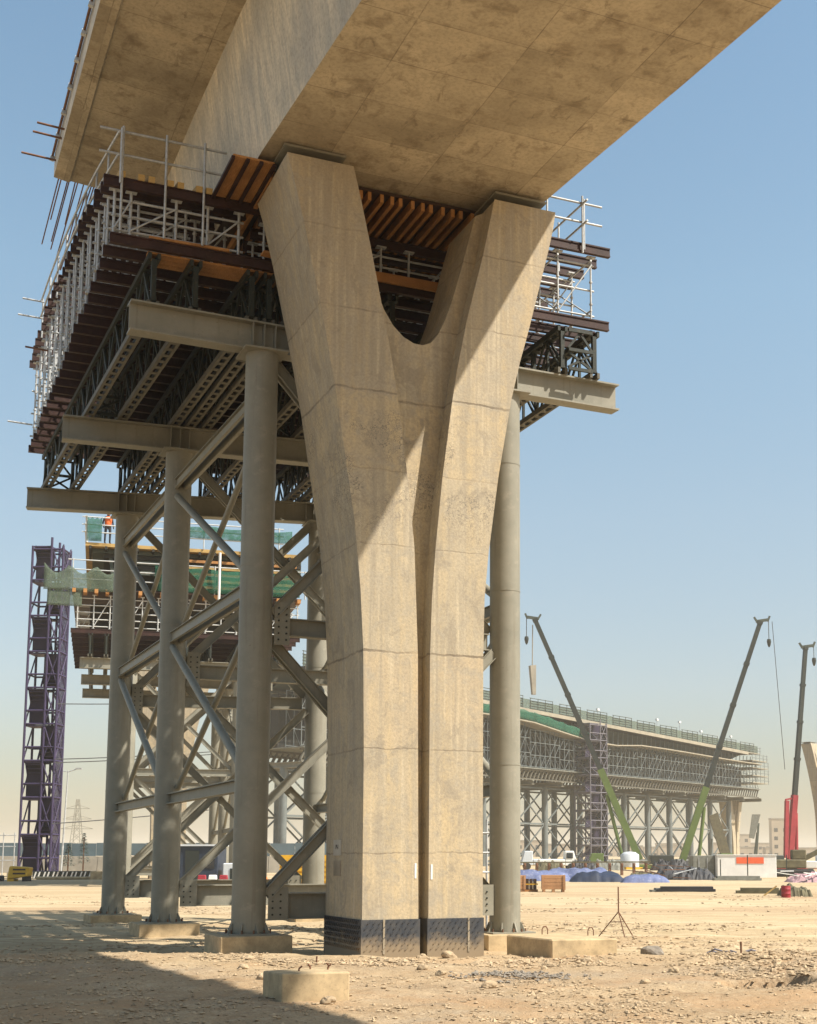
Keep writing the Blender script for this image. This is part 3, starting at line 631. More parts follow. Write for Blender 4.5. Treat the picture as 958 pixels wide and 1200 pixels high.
for i, rw in enumerate(ROWS):
    xa, xb = rw['x']; ya, yb = rw['yl'], rw['yr']; nm = rw['n']
    e = .30
    lab = lambda what: f'{what} between the {nm} left and right columns'
    t = thing('tie_beam', lab('deep bottom tie beam with bolted end plates'), 'tie beam', (xa, ya, .74), atan2(yb - ya, xb - xa))
    ln = hypot(xb - xa, yb - ya)
    part('beam_body', MB().ibeam((e + .2, 0, 0), (ln - e - .2, 0, 0), .48, .26, .025, .016), 'steel', t)
    t2 = thing('tie_beam', lab('mid height tie beam with bolted gusset plates'), 'tie beam', (xa, ya, 5.93), atan2(yb - ya, xb - xa))
    part('beam_body', MB().ibeam((e + .1, 0, 0), (ln - e - .1, 0, 0), .34, .2, .022, .014), 'steel', t2)
    for tt, hh in ((t, .5), (t2, .72)):
        for u0, u1 in ((e + .02, e + .32),) if tt is t2 else ((e + .02, e + .40), (ln - e - .40, ln - e - .02)):
            gp = part('gusset_plate', MB().box(u0, u1, -.142, -.132, -hh / 2, hh / 2 + .1), 'steel', tt)
            m = MB()
            for kx in range(2):
                for kz in range(int(hh / .12)): m.tube((u0 + .08 + kx * .15, -.143, -hh / 2 + .1 + kz * .12), (u0 + .08 + kx * .15, -.165, -hh / 2 + .1 + kz * .12), .018, 6)
            part('bolts', m, 'truss', gp)
    for z0, z1, lv in ((.95, 5.72, 'lower'), (6.15, 11.1, 'upper')):
        brace('channel', (xa + e, ya - .04, z0), (xb - e, yb - .04, z1), lab(f'{lv} channel diagonal rising to the right'), .24, .20)
        brace('channel', (xa + e, ya + .22, z1), (xb - e, yb + .22, z0), lab(f'{lv} channel diagonal falling to the right'), .24, .20)

TX = [(4.12, 3.74), (4.90, 4.47), (5.98, 5.80), (6.32, 6.18), (6.68, 6.58), (8.1, 8.1), (8.85, 8.85), (10.2, 10.3), (10.6, 10.7), (11.3, 11.4), (12.68, 12.8), (13.45, 13.6)]
TL = ['outermost dark green lattice truss on the left edge of the near falsework', 'second dark lattice truss in from the left edge', 'third dark lattice truss in from the left edge', 'fourth dark lattice truss from the left', 'fifth dark lattice truss from the left', 'dark lattice truss seen through the V of the pier, left one', 'dark lattice truss seen through the V of the pier, right one',
      'dark lattice truss behind the right limb of the pier, first', 'dark lattice truss behind the right limb of the pier, second', 'dark lattice truss just right of the pier limb', 'second dark lattice truss in from the right edge', 'outermost dark lattice truss on the sunlit right edge']
ms = truss_mesh_set(14.7, 1.05)
for (xa, xb), l in zip(TX, TL): support_truss(xa, 24.85, xb, 39.55, ZB + BH + .004, l, 'dark lattice trusses of the near falsework', ms)
# frames tying pairs of trusses at their near ends
for xa, xb, l in ((4.12, 4.90, 'left pair of trusses'), (12.68, 13.45, 'right pair of trusses'), (8.1, 8.85, 'pair of trusses behind the pier')):
    for k, y in enumerate((24.78, 32.0, 39.5)):
        if k == 0 and xa < 12: continue
        if k and xa > 12: xo = .06 * k
        else: xo = 0
        x0 = xa + ((-.19 * k) if xa < 5 else xo); w = xb - xa; m = MB()
        for z in (.10, .52, .95): m.bar((.1, 0, z), (w - .1, 0, z), .05, .07)
        m.bar((.1, .03, .14), (w - .1, .03, .48), .04, .05); m.bar((.1, .03, .48), (w - .1, .03, .14), .04, .05)
        m.bar((.1, .03, .56), (w / 2, .03, .92), .04, .05); m.bar((w / 2, .03, .92), (w - .1, .03, .56), .04, .05)
        solo('sway_frame', f'dark crossed sway frame at the {("near end", "middle", "far end")[k]} of the {l}', 'sway frame', m, 'truss', (x0, y, 11.8), 0)

# brown cross beams on the trusses
for k in range(25):
    y = 24.86 + k * 0.61
    cross_beam(3.32 - random.uniform(0, .07), 13.78 + random.uniform(-.1, .1), y, 13.00, 'red brown steel cross beam, one of a close row on the dark trusses', 'red brown cross beams on the trusses of the near falsework')
# walkway planks on the front two
for k in range(3): solo('plank', ('orange plank at the front edge of the walkway above the trusses', 'orange plank in the middle of the walkway above the trusses', 'orange plank at the back of the walkway above the trusses')[k], 'plank', MB().box(0, 3.2, -.095, .095, 0, .04), 'wood', (4.0 + .12 * k, 25.02 + .2 * k, 12.857))
for x, y, r_, l in ((6.1, 24.62, .3, 'loose orange plank lying askew near the left limb of the pier'), (4.0, 24.9, -.1, 'short offcut plank on the walkway at the left corner')):
    solo('plank', l, 'plank', MB().box(0, 1.5, -.1, .1, 0, .045), 'wood', (x, y, 13.105), r_ * .3)
solo('timber_fascia', 'long orange timber along the front edge seen low in the V of the pier', 'timber', MB().box(0, 3.6, 0, .07, 0, .20), 'wood', (6.9, 24.70, 13.03), bevel=.01)
# shoring frames
ZL, ZM, ZR, ZF = 13.95, 13.86, 14.55, 13.105
def zl(y):                                          # the left upper level climbs with the haunch of the girder
    f = max(0.0, min(1.0, (y - 24.7) / 11.5)); return ZL + 1.40 * (1 - (1 - f) ** 1.9)
for k in range(24):
    y = 24.92 + k * 0.61
    shoring_frame([3.36, 3.66, 4.5, 5.1, 5.7] if k % 2 == 0 else [3.33, 3.9, 4.8], y, ZF, zl(y), 'galvanised shoring frame at the left front corner above the trusses' if k == 0 else 'galvanised shoring frame in the long row along the left side', 'shoring frames along the left side', r=.028, levels=3 if k < 7 else 4)
for k in range(17):
    y = 24.92 + k * 0.9
    shoring_frame([6.2, 7.1, 7.7, 8.6, 9.2, 10.1, 10.7], y, ZF, ZM, 'galvanised shoring frame in front behind the V of the pier' if k == 0 else 'galvanised shoring frame deep under the timber soffit', 'shoring frames under the timber soffit')
    if k < 9: shoring_frame([11.3, 11.9, 12.6, 13.4], y, ZF, ZR, 'galvanised shoring frame at the right front corner, in the sun' if k == 0 else 'galvanised shoring frame in the row behind the right front corner', 'shoring frames along the right side')
for x, z1, nm in ((7.1, ZM, 'left middle'), (8.6, ZM, 'centre'), (10.1, ZM, 'right middle'), (12.6, ZR, 'inner right'), (13.4, ZR, 'outer right')):
    e = 14.5 if x < 11 else 7.3; dg = MB()
    t = thing('ledger_line', f'long galvanised ledger tubes tying the {nm} shoring standards', 'ledger', (x - .05, 24.92, ZF))
    for zz in (.18, z1 - ZF - .14): part('ledger', MB().tube((0, -.12, zz), (0, e, zz), .022, 6), 'galv', t)
    y = 0
    while y < e - 1.8: part('diagonal_brace', MB().tube((.05, y, .1), (.05, y + 1.8, z1 - ZF - .1), .018, 5), 'galv', t); y += 1.8
# upper cross beams, joists and soffit boards
for k in range(25):
    y = 24.80 + k * 0.61
    cross_beam(round(3.17 + random.uniform(-.05, .04), 2), 6.05, y, zl(y) + .10, 'red brown beam in the upper row along the left side', 'upper red brown beams on the left side')
    cross_beam(6.10, 11.2, y + .22, ZM + .10, 'red brown beam carrying the timber joists behind the pier', 'red brown beams under the timber joists')
    if k < 13: cross_beam(11.05, 13.8, y, ZR + .10, 'red brown beam in the upper row on the right side', 'upper red brown beams on the right side')
SJ = MB().box(-.036, .036, 0, 15.4, 0, .165).mesh('soffit_joist', 'wood'); TJ = MB().bar((0, 0, .055), (0, 2.6, .055 + zl(27.3) - zl(24.7)), .12, .11).mesh('timber_joist', 'woody')
for k in range(25):
    x = 6.0 + k * 0.21 + (.02 if k % 3 else -.02)
    solo('soffit_joist', 'orange timber joist seen edge on through the V of the pier', 'joist', SJ, 'wood', (x, 23.5, ZM + .204), 0, 'timber joists under the deck soffit')
solo('soffit_boards', 'dark plywood sheet on top of the timber joists under the deck', 'plywood', MB().box(0, 5.9, 0, 15.4, 0, .05), 'ply', (5.6, 23.48, ZM + .373))
for k in range(8):
    x = 3.45 + k * .27 + (.08 if k % 2 else 0)
    solo('timber_joist', 'yellow timber block end resting on the upper brown beams at left', 'joist', TJ, 'woody', (x, 24.7, ZL + .204), 0, 'yellow timbers on the upper left beams')
# tilted form panel beside the left limb
t = thing('form_panel', 'tilted timber form panel leaning beside the top of the left pier limb', 'form panel', (5.55, 23.9, 14.16))
part('panel_boards', MB().box(-.40, .36, -.8, .95, 0, .04), 'wood', t)
for x in (-.40, -.13, .12, .36): part('panel_rail', MB().box(x - .03, x + .03, -.82, .97, -.062, -.002), 'brown', t)
# guard rails
guard_rail([(3.45, 24.71), (4.25, 24.71), (4.97, 24.71)], 13.1, 2.0, 'galvanised guard rail across the left front corner in front of the deck web', rails=(.755, .985), over=.42)
t = thing('guard_rail', 'long guard rail climbing back along the left edge of the falsework', 'guard rail', (3.3, 24.55, 14.0))
pts = [Vector((.1 - .02 * k, 1.55 * k, zl(24.55 + 1.55 * k) - 14.0)) for k in range(9)]
for p in pts: part('post', MB().tube(p, p + Vector((0, 0, 1.08)), .024, 6), 'galv', t)
for dz in (.55, 1.0): part('rail', MB().path([p + Vector((-.05, 0, dz)) for p in pts], .024, 6), 'galv', t)
guard_rail([(12.25, 24.71), (13.1, 24.71)], 14.5, 1.24, 'galvanised guard rail against the sky above the right front corner', rails=(.58, .93), over=.5)
guard_rail([(13.16, 24.75 + 1.22 * k) for k in range(5)], 14.6, 1.1, 'guard rail running back along the right edge of the falsework', rails=(.5, .93))
# tubes sticking out past the left edge
for k, (y, z) in enumerate(((36.7, 16.25), (36.6, 15.75), (35.1, 14.35), (38.5, 13.4))):
    solo('projecting_tube', f'loose scaffold tube sticking out left, {("first", "second", "third", "fourth")[k]} from the front', 'scaffold tube', MB().tube((0, 0, 0), (-.55 - .1 * (k % 2), .05, .04), .024, 6), 'rust' if k == 2 else 'galv', (3.25, y, z))
# access scaffold glimpsed between pier and right column
def ladder_scaffold(x, y, h, label):
    t = thing('ladder_scaffold', label, 'scaffold', (x, y, gz(x, y)))
    for dx, dy in ((0, 0), (.7, 0), (0, .7), (.7, .7)): part('standard', MB().tube((dx, dy, 0), (dx, dy, h), .024, 6), 'galv', t)
    m = MB(); z = .3
    while z < h: m.tube((0, 0, z), (.7, 0, z), .02, 5); m.tube((0, 0, z), (0, .7, z), .02, 5); m.tube((0, .7, z), (.7, .7, z), .02, 5); z += .4
    part('rungs', m, 'galv', t)
ladder_scaffold(11.0, 25.9, 2.6, 'low access scaffold behind the right column foot')

# ------------------------------------------------------------------ ground objects nearby
def rough_block(w, d, h, rnd, round_=0.0):
    m = MB(); n = 8; pts = []
    for sx, sy in ((-1, -1), (1, -1), (1, 1), (-1, 1)): pts.append((sx * w / 2 + rnd.uniform(-.02, .02), sy * d / 2 + rnd.uniform(-.02, .02)))
    vs = [(x, y, -.4) for x, y in pts] + [(x * 1.01, y * 1.01, h + rnd.uniform(-.015, .015)) for x, y in pts]
    return m.add(vs, [(3, 2, 1, 0), (4, 5, 6, 7), (0, 1, 5, 4), (1, 2, 6, 5), (2, 3, 7, 6), (3, 0, 4, 7)])
rnd = random.Random(5)
t = thing('concrete_stub', 'tan concrete stub with bent rebar on top, nearest to the viewer', 'concrete block', (4.66, 15.84, 0), 0)
part('block', rough_block(.80, .76, .33, rnd), 'foot', t, bevel=.018, seg=2)
for x, y, s_ in ((-.12, -.1, 1), (.08, .12, -1), (.26, 0, 1), (.33, .2, -1)): part('rebar_stub', MB().path([(x, y, .3), (x, y, .37), (x + .03 * s_, y - .02, .40)], .011, 6), 'rust', t)
t = thing('concrete_slab', 'low tan concrete slab with two wire lifting loops beside the pier', 'concrete block', (10.92, 21.6, 0), 0)
part('slab', rough_block(1.25, 1.75, .27, rnd), 'foot', t, bevel=.02)
for x, y in ((-.1, .55), (.5, -.05)): part('lifting_loop', MB().path([(x, y, .25), (x, y, .36), (x + .03, y, .41), (x + .08, y, .41), (x + .11, y, .36), (x + .11, y, .25)], .01, 6), 'rust', t)
x, y = 15.16, 27.14
t = thing('rod_tripod', 'rusty three legged rod stand on the open sand', 'tripod', (x, y, gz(x, y)))
part('rod', MB().tube((0, 0, .55), (0, 0, 1.12), .018, 6), 'rust', t)
for a in (.3, 2.4, 4.5): part('leg', MB().tube((0, 0, .57), (.5 * cos(a), .5 * sin(a), -.03), .013, 6), 'rust', t)
part('brace', MB().tube((.19 * cos(.3), .19 * sin(.3), .34), (.19 * cos(2.4), .19 * sin(2.4), .34), .01, 5), 'rust', t)
solo('steel_peg', 'short rusty peg driven upright in the sand at right', 'peg', MB().tube((0, 0, -.1), (0, 0, .24), .02, 6), 'rust', (14.2, 20.94, gz(14.2, 20.94)))
solo('steel_peg', 'tiny rebar peg in the gravel in front of the nearest left footing', 'peg', MB().tube((0, 0, -.1), (.01, 0, .11), .014, 6), 'rust', (6.3, 20.9, gz(6.3, 20.9)))
def rock(x, y, r, label, mat='stone', group=None, seed=1):
    bm = bmesh.new(); bmesh.ops.create_icosphere(bm, subdivisions=3, radius=r); rn = Vector((seed * 3.1, seed * 1.7, 0))
    for v in bm.verts:
        k = 1 + .45 * noise.noise(v.co / r * .9 + rn) + .18 * noise.noise(v.co / r * 2.6 + rn); v.co = Vector((v.co.x * k * 1.15, v.co.y * k * .9, v.co.z * k * .72))
    me = bpy.data.meshes.new('rock'); bm.to_mesh(me); bm.free(); me.materials.append(M[mat])
    o = bpy.data.objects.new('rock', me); COL.objects.link(o); o.location = (x, y, gz(x, y) + r * .25); o.rotation_euler = (0, 0, seed * 1.3); meta(o, label, 'rock', group)
rock(12.21, 20.68, .15, 'dark grey rock on the sand right of the concrete slab', 'rock', seed=2)
rock(4.72, 15.2, .10, 'tan rock lying in front of the concrete stub', seed=3)
rock(8.95, 21.95, .12, 'pale rock lying against the black pier skirt', seed=4)
rock(8.45, 21.9, .08, 'small pink rock at the centre of the pier skirt', seed=5)
for k, (l, d) in enumerate(((-1.2, 20.4), (-.9, 19.6), (-2.2, 19.2), (-3.2, 18.4), (1.3, 22.0), (.6, 21.2), (2.5, 20.6), (4.2, 21.5), (5.0, 20.8), (3.0, 19.5), (-.4, 22.3), (-3.9, 20.8), (1.9, 18.8), (4.6, 19.4), (-.2, 17.8), (5.3, 19.9))):
    x, y = ld(l, d); rock(x, y, random.uniform(.05, .085), 'fist sized tan stone half sunk in the near gravel', group='fist sized stones in the near gravel', seed=10 + k)
# loose gravel: nobody could count it
m = MB(); rnd = random.Random(9); cnt = 0
def heapiness(l, d):
    a = smooth(-.05, .30, noise.fractal(Vector((l * .45, d * .45, 3)), .8, 2.1, 4))
    b_ = smooth(20.8, 21.6, d) * (1 - smooth(22.6, 23.4, d)) * (1 - smooth(2.5, 4, l)) * smooth(-.25, .15, noise.noise(Vector((l * .8, d * .8, 8))))
    c_ = smooth(2.4, 3.6, l) * smooth(17.8, 18.8, d) * (1 - smooth(23.5, 25, d))
    return max(.10, .55 * a, b_, .8 * c_), max(b_, c_)
while cnt < 17000:
    d = 12.8 + 21 * rnd.random() ** 1.6; l = rnd.uniform(-.38, .25) * d
    dens, chunk = heapiness(l, d)
    if d > 25: dens *= .4
    if rnd.random() > dens: continue
    x, y = ld(l, d); r = .008 + .035 * rnd.random() ** 4 + chunk * .045 * rnd.random() ** 3
    if YF - .05 < y < YF + PD and 7.45 < x < 9.85: continue
    m.stone((x, y, gz(x, y) + r * .25), r, rnd); cnt += 1
o = solo('gravel', None, None, m, 'stone'); o['kind'] = 'stuff'; o['label'] = 'loose tan gravel and small stones scattered over the near ground'; o['category'] = 'gravel'
m = MB(); cnt = 0
while cnt < 3800:
    d = rnd.uniform(26, 58); l = rnd.uniform(-.38, .25) * d
    if noise.fractal(Vector((l * .16, d * .30, 12)), .8, 2.1, 4) < .12 + .25 * rnd.random(): continue
    x, y = ld(l, d); r = .02 + .07 * rnd.random() ** 3; m.stone((x, y, gz(x, y) + r * .15), r, rnd, .55); cnt += 1
o = solo('clods', None, None, m, 'stone'); o['kind'] = 'stuff'; o['label'] = 'broken clods of sandy earth strewn over the open middle ground'; o['category'] = 'clods'
x, y = ld(.2, 19.6); m = MB()
for k in range(260): a, b = rnd.gauss(0, .45), rnd.gauss(0, .3); r = rnd.uniform(.02, .05); xx, yy = x + a, y + b; m.stone((xx, yy, gz(xx, yy) + r * .4 + .04 * max(0, 1 - hypot(a, b))), r, rnd)
o = solo('rubble', None, None, m, 'rock'); o['kind'] = 'stuff'; o['label'] = 'grey broken concrete rubble lying near the concrete stub'; o['category'] = 'rubble'


# ------------------------------------------------------------------ far falsework tower and its pier, further along the bridge
def far_tower():
    FR[:] = [9.0, 72.9, radians(-8)]
    W_ = 10.8
    for i, y in enumerate((0.0, 7.2, 14.2)):
        for s_, x in ((0, 2.6), (1, 8.2)):
            rn = ('front', 'middle', 'rear')[i]
            steel_column(x, y, 0.0, 11.2, f'{"left" if not s_ else "right"} {rn} pale steel column of the farther falsework tower', detail=False, r=.33)
            footing(x, y, 0.02, 1.4, f'concrete footing under the {"left" if not s_ else "right"} {rn} column of the farther tower')
        steel_beam(0, y, W_, y, 11.22, .56, f'{("front", "middle", "rear")[i]} steel cross beam of the farther falsework tower', [2.6, 8.2], detail=False)
        nm = ('front', 'middle', 'rear')[i]
        for z0, z1, lv in ((.9, 5.7, 'lower'), (6.1, 11.0, 'upper')):
            brace('channel', (2.9, y - .05, z0), (7.9, y - .05, z1), f'{lv} diagonal rising right in the {nm} frame of the farther tower', .24, .2)
            brace('channel', (2.9, y + .2, z1), (7.9, y + .2, z0), f'{lv} diagonal falling right in the {nm} frame of the farther tower', .24, .2)
        for z, lv in ((.75, 'bottom'), (5.9, 'mid height')): brace('i', (2.9, y, z), (7.9, y, z), f'{lv} tie beam in the {nm} frame of the farther tower', .22, .36)
    for s_, x in ((0, 2.6), (1, 8.2)):
        for i, (ya, yb) in enumerate(((0.3, 6.9), (7.5, 13.9))):
            sd_ = ('left', 'right')[s_]; bn = ('front', 'rear')[i]
            for z in (2.95, 6.7, 10.3): brace('channel', (x, ya, z), (x, yb, z), f'{ {2.95: "low", 6.7: "middle", 10.3: "top"}[z] } horizontal brace in the {bn} bay, {sd_} side of farther tower', .26, .22)
            for z0, z1, lv in ((10.0, 6.95, 'upper'), (6.4, 3.2, 'lower')):
                brace('pipe', (x, ya, z0), (x, yb, z1), f'{lv} pipe brace falling backward, {bn} bay, {sd_} side of farther tower', .16)
                brace('pipe', (x + .1, ya, z1), (x + .1, yb, z0), f'{lv} pipe brace rising backward, {bn} bay, {sd_} side of farther tower', .16)
    ms2 = truss_mesh_set(15.5, 1.2, 1.55, False)
    for x in (.5, 1.3, 2.6, 4.2, 5.4, 6.6, 8.2, 9.5, 10.3): support_truss(x, -.6, x, 14.9, 11.785, 'dark lattice truss of the farther falsework tower', 'dark trusses of the farther falsework', ms2)
    for k in range(10): cross_beam(-.5, 11.3, -.5 + k * 1.6, 13.10, 'brown cross beam on the trusses of the farther tower', 'brown cross beams of the farther falsework', .24)
    for k in range(6):
        shoring_frame([-.2 + i * .81 for i in range(15)], -.5 + k * 2.6, 13.23, 15.0, 'pale shoring frame at the front of the farther falsework' if k == 0 else 'pale shoring frame deep inside the farther falsework', 'shoring frames of the farther falsework', 'wsteel', r=.035, seg=5, levels=5)
    for z, h, l in ((13.25, 1.72, 'dark backing standing for shade in the scaffold layer of the farther falsework'), (15.4, 1.0, 'dark backing standing for shade under the stepped wing of the farther falsework')): solo('shade_backing', l, 'formwork', MB().box(0, 10.6, 0, .3, 0, h), 'dark', (.4, 2.0, z))  # dark walls added to stand for the shaded interior
    for k in range(22):
        solo('timber_joist', 'orange timber joist end along the farther falsework stage', 'joist', FJ, 'wood', (-.4 + k * .55, -1.0, 15.03), 0, 'orange joists on the farther falsework')
    solo('stage_boards', 'pale board stage on the orange joists of the farther falsework', 'stage', MB().box(0, 11.8, 0, 15, 0, .05), 'ply', (-.5, -.8, 15.235))
    guard_rail([(-.5 + 2.4 * i, -.7) for i in range(6)], 15.29, 1.5, 'tall guard rail along the front stage of the farther falsework', 'wsteel', r=.035, rails=(.33, .66, 1.0), seg=5)
    def net(label, x0, x1, z0, z1, y, mat='net', sag=.12):
        m = MB(); n, k = 16, 6; vs = []; fs = []
        for i in range(n + 1):
            for j in range(k + 1):
                u, v = i / n, j / k; xx = x0 + (x1 - x0) * u
                zz = z0 + (z1 - z0) * v - sag * sin(pi * ((u * 3) % 1)) * v
                vs.append((xx - x0, .12 * noise.noise(Vector((xx * 1.1, zz * 1.1, y))), zz - z0))
        for i in range(n):
            for j in range(k): a = i * (k + 1) + j; fs.append((a, a + k + 1, a + k + 2, a + 1))
        o = solo('debris_net', label, 'net', m.add(vs, fs, True), mat, (x0, y, z0)); s = o.modifiers.new('thickness', 'SOLIDIFY'); s.thickness = .01
    net('long green debris net hung along the front stage of the farther falsework', 3.6, 11.2, 15.35, 16.7, -.78)
    net('sagging grey green net between the purple stair tower and the farther falsework', -1.9, 1.9, 15.1, 16.5, -.95, 'netgrey', .5)
    net('small grey green net hanging off the left edge under the stage', -1.7, .0, 14.3, 15.25, -.9, 'netgrey', .2)
    # upper formwork on raking legs
    for k in range(3):
        for x in (1.6, 4.6, 7.6, 10.4):
            solo('raking_prop', 'grey raking prop under the upper formwork of the farther falsework', 'prop', MB().bar((0, 0, 0), (-.28 if x < 2 else .25, 0, 2.15), .16, .16), 'fgreen', (x, .4 + 4 * k, 15.29), 0, 'raking props of the farther falsework')
    for k, (x0, z) in enumerate(((2.6, 16.35), (2.1, 16.62), (1.55, 16.89), (1.0, 17.16), (.4, 17.42))):
        solo('wing_form', f'dark stepped wing form, {("lowest", "second", "third", "fourth", "topmost")[k]} step of the farther falsework', 'formwork', MB().box(0, 11.4 - x0, 0, 13.5, 0, .22), 'dark' if k % 2 else 'fgreen', (x0, .3, z))
    for k in range(3):
        for j in range(5): solo('stacked_timber', 'orange timber bearer stacked in the upper formwork', 'timber', MB().box(0, 1.9 - .1 * (j % 2), 0, .16, 0, .14), 'woody' if j % 2 else 'wood', (5.0 + 2.1 * k, .1 - .05 * j, 15.75 + .34 * j), 0, 'timber bearers in the upper formwork')
    solo('stage_boards', 'topmost orange edged stage of the farther falsework where the worker stands', 'stage', MB().box(0, 11.4, 0, 14.5, 0, .18), 'woody', (.05, -.2, 17.66))
    for k in range(14): solo('timber_joist', 'dark joist end poking out under the topmost stage', 'joist', MB().box(-.06, .06, 0, 3, 0, .16), 'dark', (.3 + k * .8, -.35, 17.49), 0, 'dark joists under the topmost stage')
    guard_rail([(.1 + 2.0 * i, -.25) for i in range(6)], 17.85, 1.35, 'white guard rail round the topmost stage of the farther falsework', 'wsteel', r=.035, rails=(.4, .7, 1.0), seg=5)
    guard_rail([(.08, -.2 + 2.4 * i) for i in range(6)], 17.85, 1.35, 'guard rail along the left side of the topmost stage', 'wsteel', r=.035, rails=(.4, .7, 1.0), seg=5)
    net('bright green net on the left end of the topmost stage rail', .1, .85, 17.9, 19.2, -.32)
    net('pale green net on the topmost stage rail right of the worker', 4.2, 10.8, 18.4, 19.1, -.32)
    for k, (x, z0, z1, dx) in enumerate(((2.45, 15.3, 17.5, 0.0), (4.15, 15.3, 17.4, .25), (6.9, 15.4, 17.3, 0), (9.3, 15.3, 16.9, 0))):
        solo('white_pole', f'{("first", "second", "third", "fourth")[k]} upright white pole from the left on the farther falsework', 'pole', MB().tube((0, 0, -.6), (dx, 0, z1 - z0 + .2), .07, 6), 'white', (x, -1.15, z0))
    # worker
    wx, wy, wz = 1.15, .02, 17.84
    t = thing('person', 'worker in an orange vest and pale helmet standing on the topmost stage', 'person', (wx, wy, wz), radians(20))
    me = bpy.data.meshes.new('body'); J = [(0, 0, .95, .13), (0, 0, 1.2, .14), (0, 0, 1.42, .13), (0, 0, 1.52, .055), (0, -.02, 1.66, .10), (.11, 0, .9, .085), (.12, -.02, .5, .06), (.12, 0, .09, .045), (.13, -.13, .04, .04), (-.11, 0, .9, .085), (-.13, .02, .5, .06), (-.14, .03, .09, .045), (-.15, -.10, .04, .04),
                                          (.2, 0, 1.41, .06), (.27, .02, 1.13, .045), (.25, -.12, .9, .035), (.245, -.17, .82, .03), (-.2, 0, 1.41, .06), (-.27, .04, 1.13, .045), (-.26, -.08, .89, .035), (-.255, -.12, .81, .03)]
    Ed = [(0, 1), (1, 2), (2, 3), (3, 4), (0, 5), (5, 6), (6, 7), (7, 8), (0, 9), (9, 10), (10, 11), (11, 12), (2, 13), (13, 14), (14, 15), (15, 16), (2, 17), (17, 18), (18, 19), (19, 20)]
    bm = bmesh.new(); sl = bm.verts.layers.skin.verify(); bv = [bm.verts.new(j[:3]) for j in J]
    for a, b_ in Ed: bm.edges.new((bv[a], bv[b_]))
    for v, j in zip(bv, J): v[sl].radius = (j[3], j[3])
    bv[0][sl].use_root = True; bm.to_mesh(me); bm.free(); me.materials.append(M['cloth'])
    b = part('body', me, None, t); b.modifiers.new('skin', 'SKIN'); s = b.modifiers.new('sub', 'SUBSURF'); s.levels = 1; s.render_levels = 2
    part('safety_vest', MB().lathe([(.165, .98), (.185, 1.1), (.19, 1.3), (.20, 1.40), (.12, 1.48)], 14), 'vest', t)
    part('face', MB().lathe([(.03, 1.55), (.085, 1.58), (.108, 1.66), (.09, 1.74)], 12, (0, -.022)), 'skin', t)
    part('helmet', MB().lathe([(.15, 1.70), (.125, 1.715), (.118, 1.78), (.07, 1.83), (.01, 1.845)], 14, (0, -.02)), 'white', t)
    # handling cables hanging under the platform edge
    FR[:] = [0, 0, 0]
FJ = MB().box(-.09, .09, 0, .9, 0, .2).mesh('timber_joist', 'wood')
far_tower()
dup(pier, (17.6, 93.0, 0), radians(-8), 'second Y shaped pier far behind, seen between the near tower columns')
dup(pier, (96.5, 124.4, -.1), radians(-65), 'tan pier head cut off by the right edge of the photo')

# ------------------------------------------------------------------ purple stair towers
def stair_tower(x, y, w, d, levels, lh, label, rz, mat='purple', sheet='purplesheet', r=.045):
    t = thing('stair_tower', label, 'stair tower', (x, y, 0), rz); h = levels * lh
    part('base_slab', MB().box(-.6, w + .6, -.6, d + .6, -.3, .35), 'conc2', t)
    for px, py in ((0, 0), (w, 0), (w, d), (0, d), (w * .62, 0), (w * .62, d)): part('standard', MB().tube((px, py, .35), (px, py, h + (.9 if px == w * .62 else .25)), r, 6), mat, t)
    part('end_mesh', MB().box(w - .02, w + .0, .05, d - .05, .4, h - .1), 'purplenet', t)
    for k in range(levels + 1):
        z = .35 + k * lh if k < levels else h; m = MB()
        for zz in (z, z + 1.0) if k < levels else (z,):
            m.tube((0, 0, zz), (w, 0, zz), r * .8, 5); m.tube((0, d, zz), (w, d, zz), r * .8, 5); m.tube((0, 0, zz), (0, d, zz), r * .8, 5); m.tube((w, 0, zz), (w, d, zz), r * .8, 5)
        part('ledgers', m, mat, t)
        if k < levels:
            m = MB()
            for yy in (0, d):
                m.tube((w * .62, yy, z + .1), (w, yy, z + lh - .1), r * .6, 5); m.tube((w, yy, z + .1), (w * .62, yy, z + lh - .1), r * .6, 5)
            m.tube((0, 0, z), (0, d, z + lh), r * .6, 5); m.tube((w, 0, z), (w, d, z + lh), r * .6, 5); m.tube((w, d, z), (w, 0, z + lh), r * .6, 5)
            part('cross_braces', m, mat, t)
            part('landing', MB().box(.02, w * .6, .05, d - .05, z + lh - .18, z + lh - .08), mat, t)
            s_ = k % 2; a, b_ = (.12, d - .15) if s_ else (d - .15, .12)
            fl = MB(); x0, x1 = (.15, w * .55)
            n = 9
            for i in range(n): f0 = i / n; fl.box(x0 if not s_ else w * .45, (x1 if not s_ else w - .08), a + (b_ - a) * f0 - .14, a + (b_ - a) * f0 + .14, z + lh * f0, z + lh * f0 + .05)
            for xx in ((x0, x1) if not s_ else (w * .45, w - .08)): fl.bar((xx, a, z + .05), (xx, b_, z + lh - .08), .06, .24)
            part('stair_flight', fl, mat, t)
            part('side_sheet', MB().box(.08 if not s_ else w * .44, (w * .64 if not s_ else w - .08), d * .35, d * .35 + .02, z + .05, z + lh - .1), sheet, t)
    return t
stair_tower(9.45, 106.7, 2.3, 1.8, 9, 2.72, 'tall purple scaffold stair tower alone at the far left', radians(-24.5), r=.095)
stair_tower(91.9, 172.3, 3.6, 3.0, 8, 2.5, 'faded purple stair tower against the middle of the long far viaduct', radians(20), 'lilac', 'purplesheet', .09)

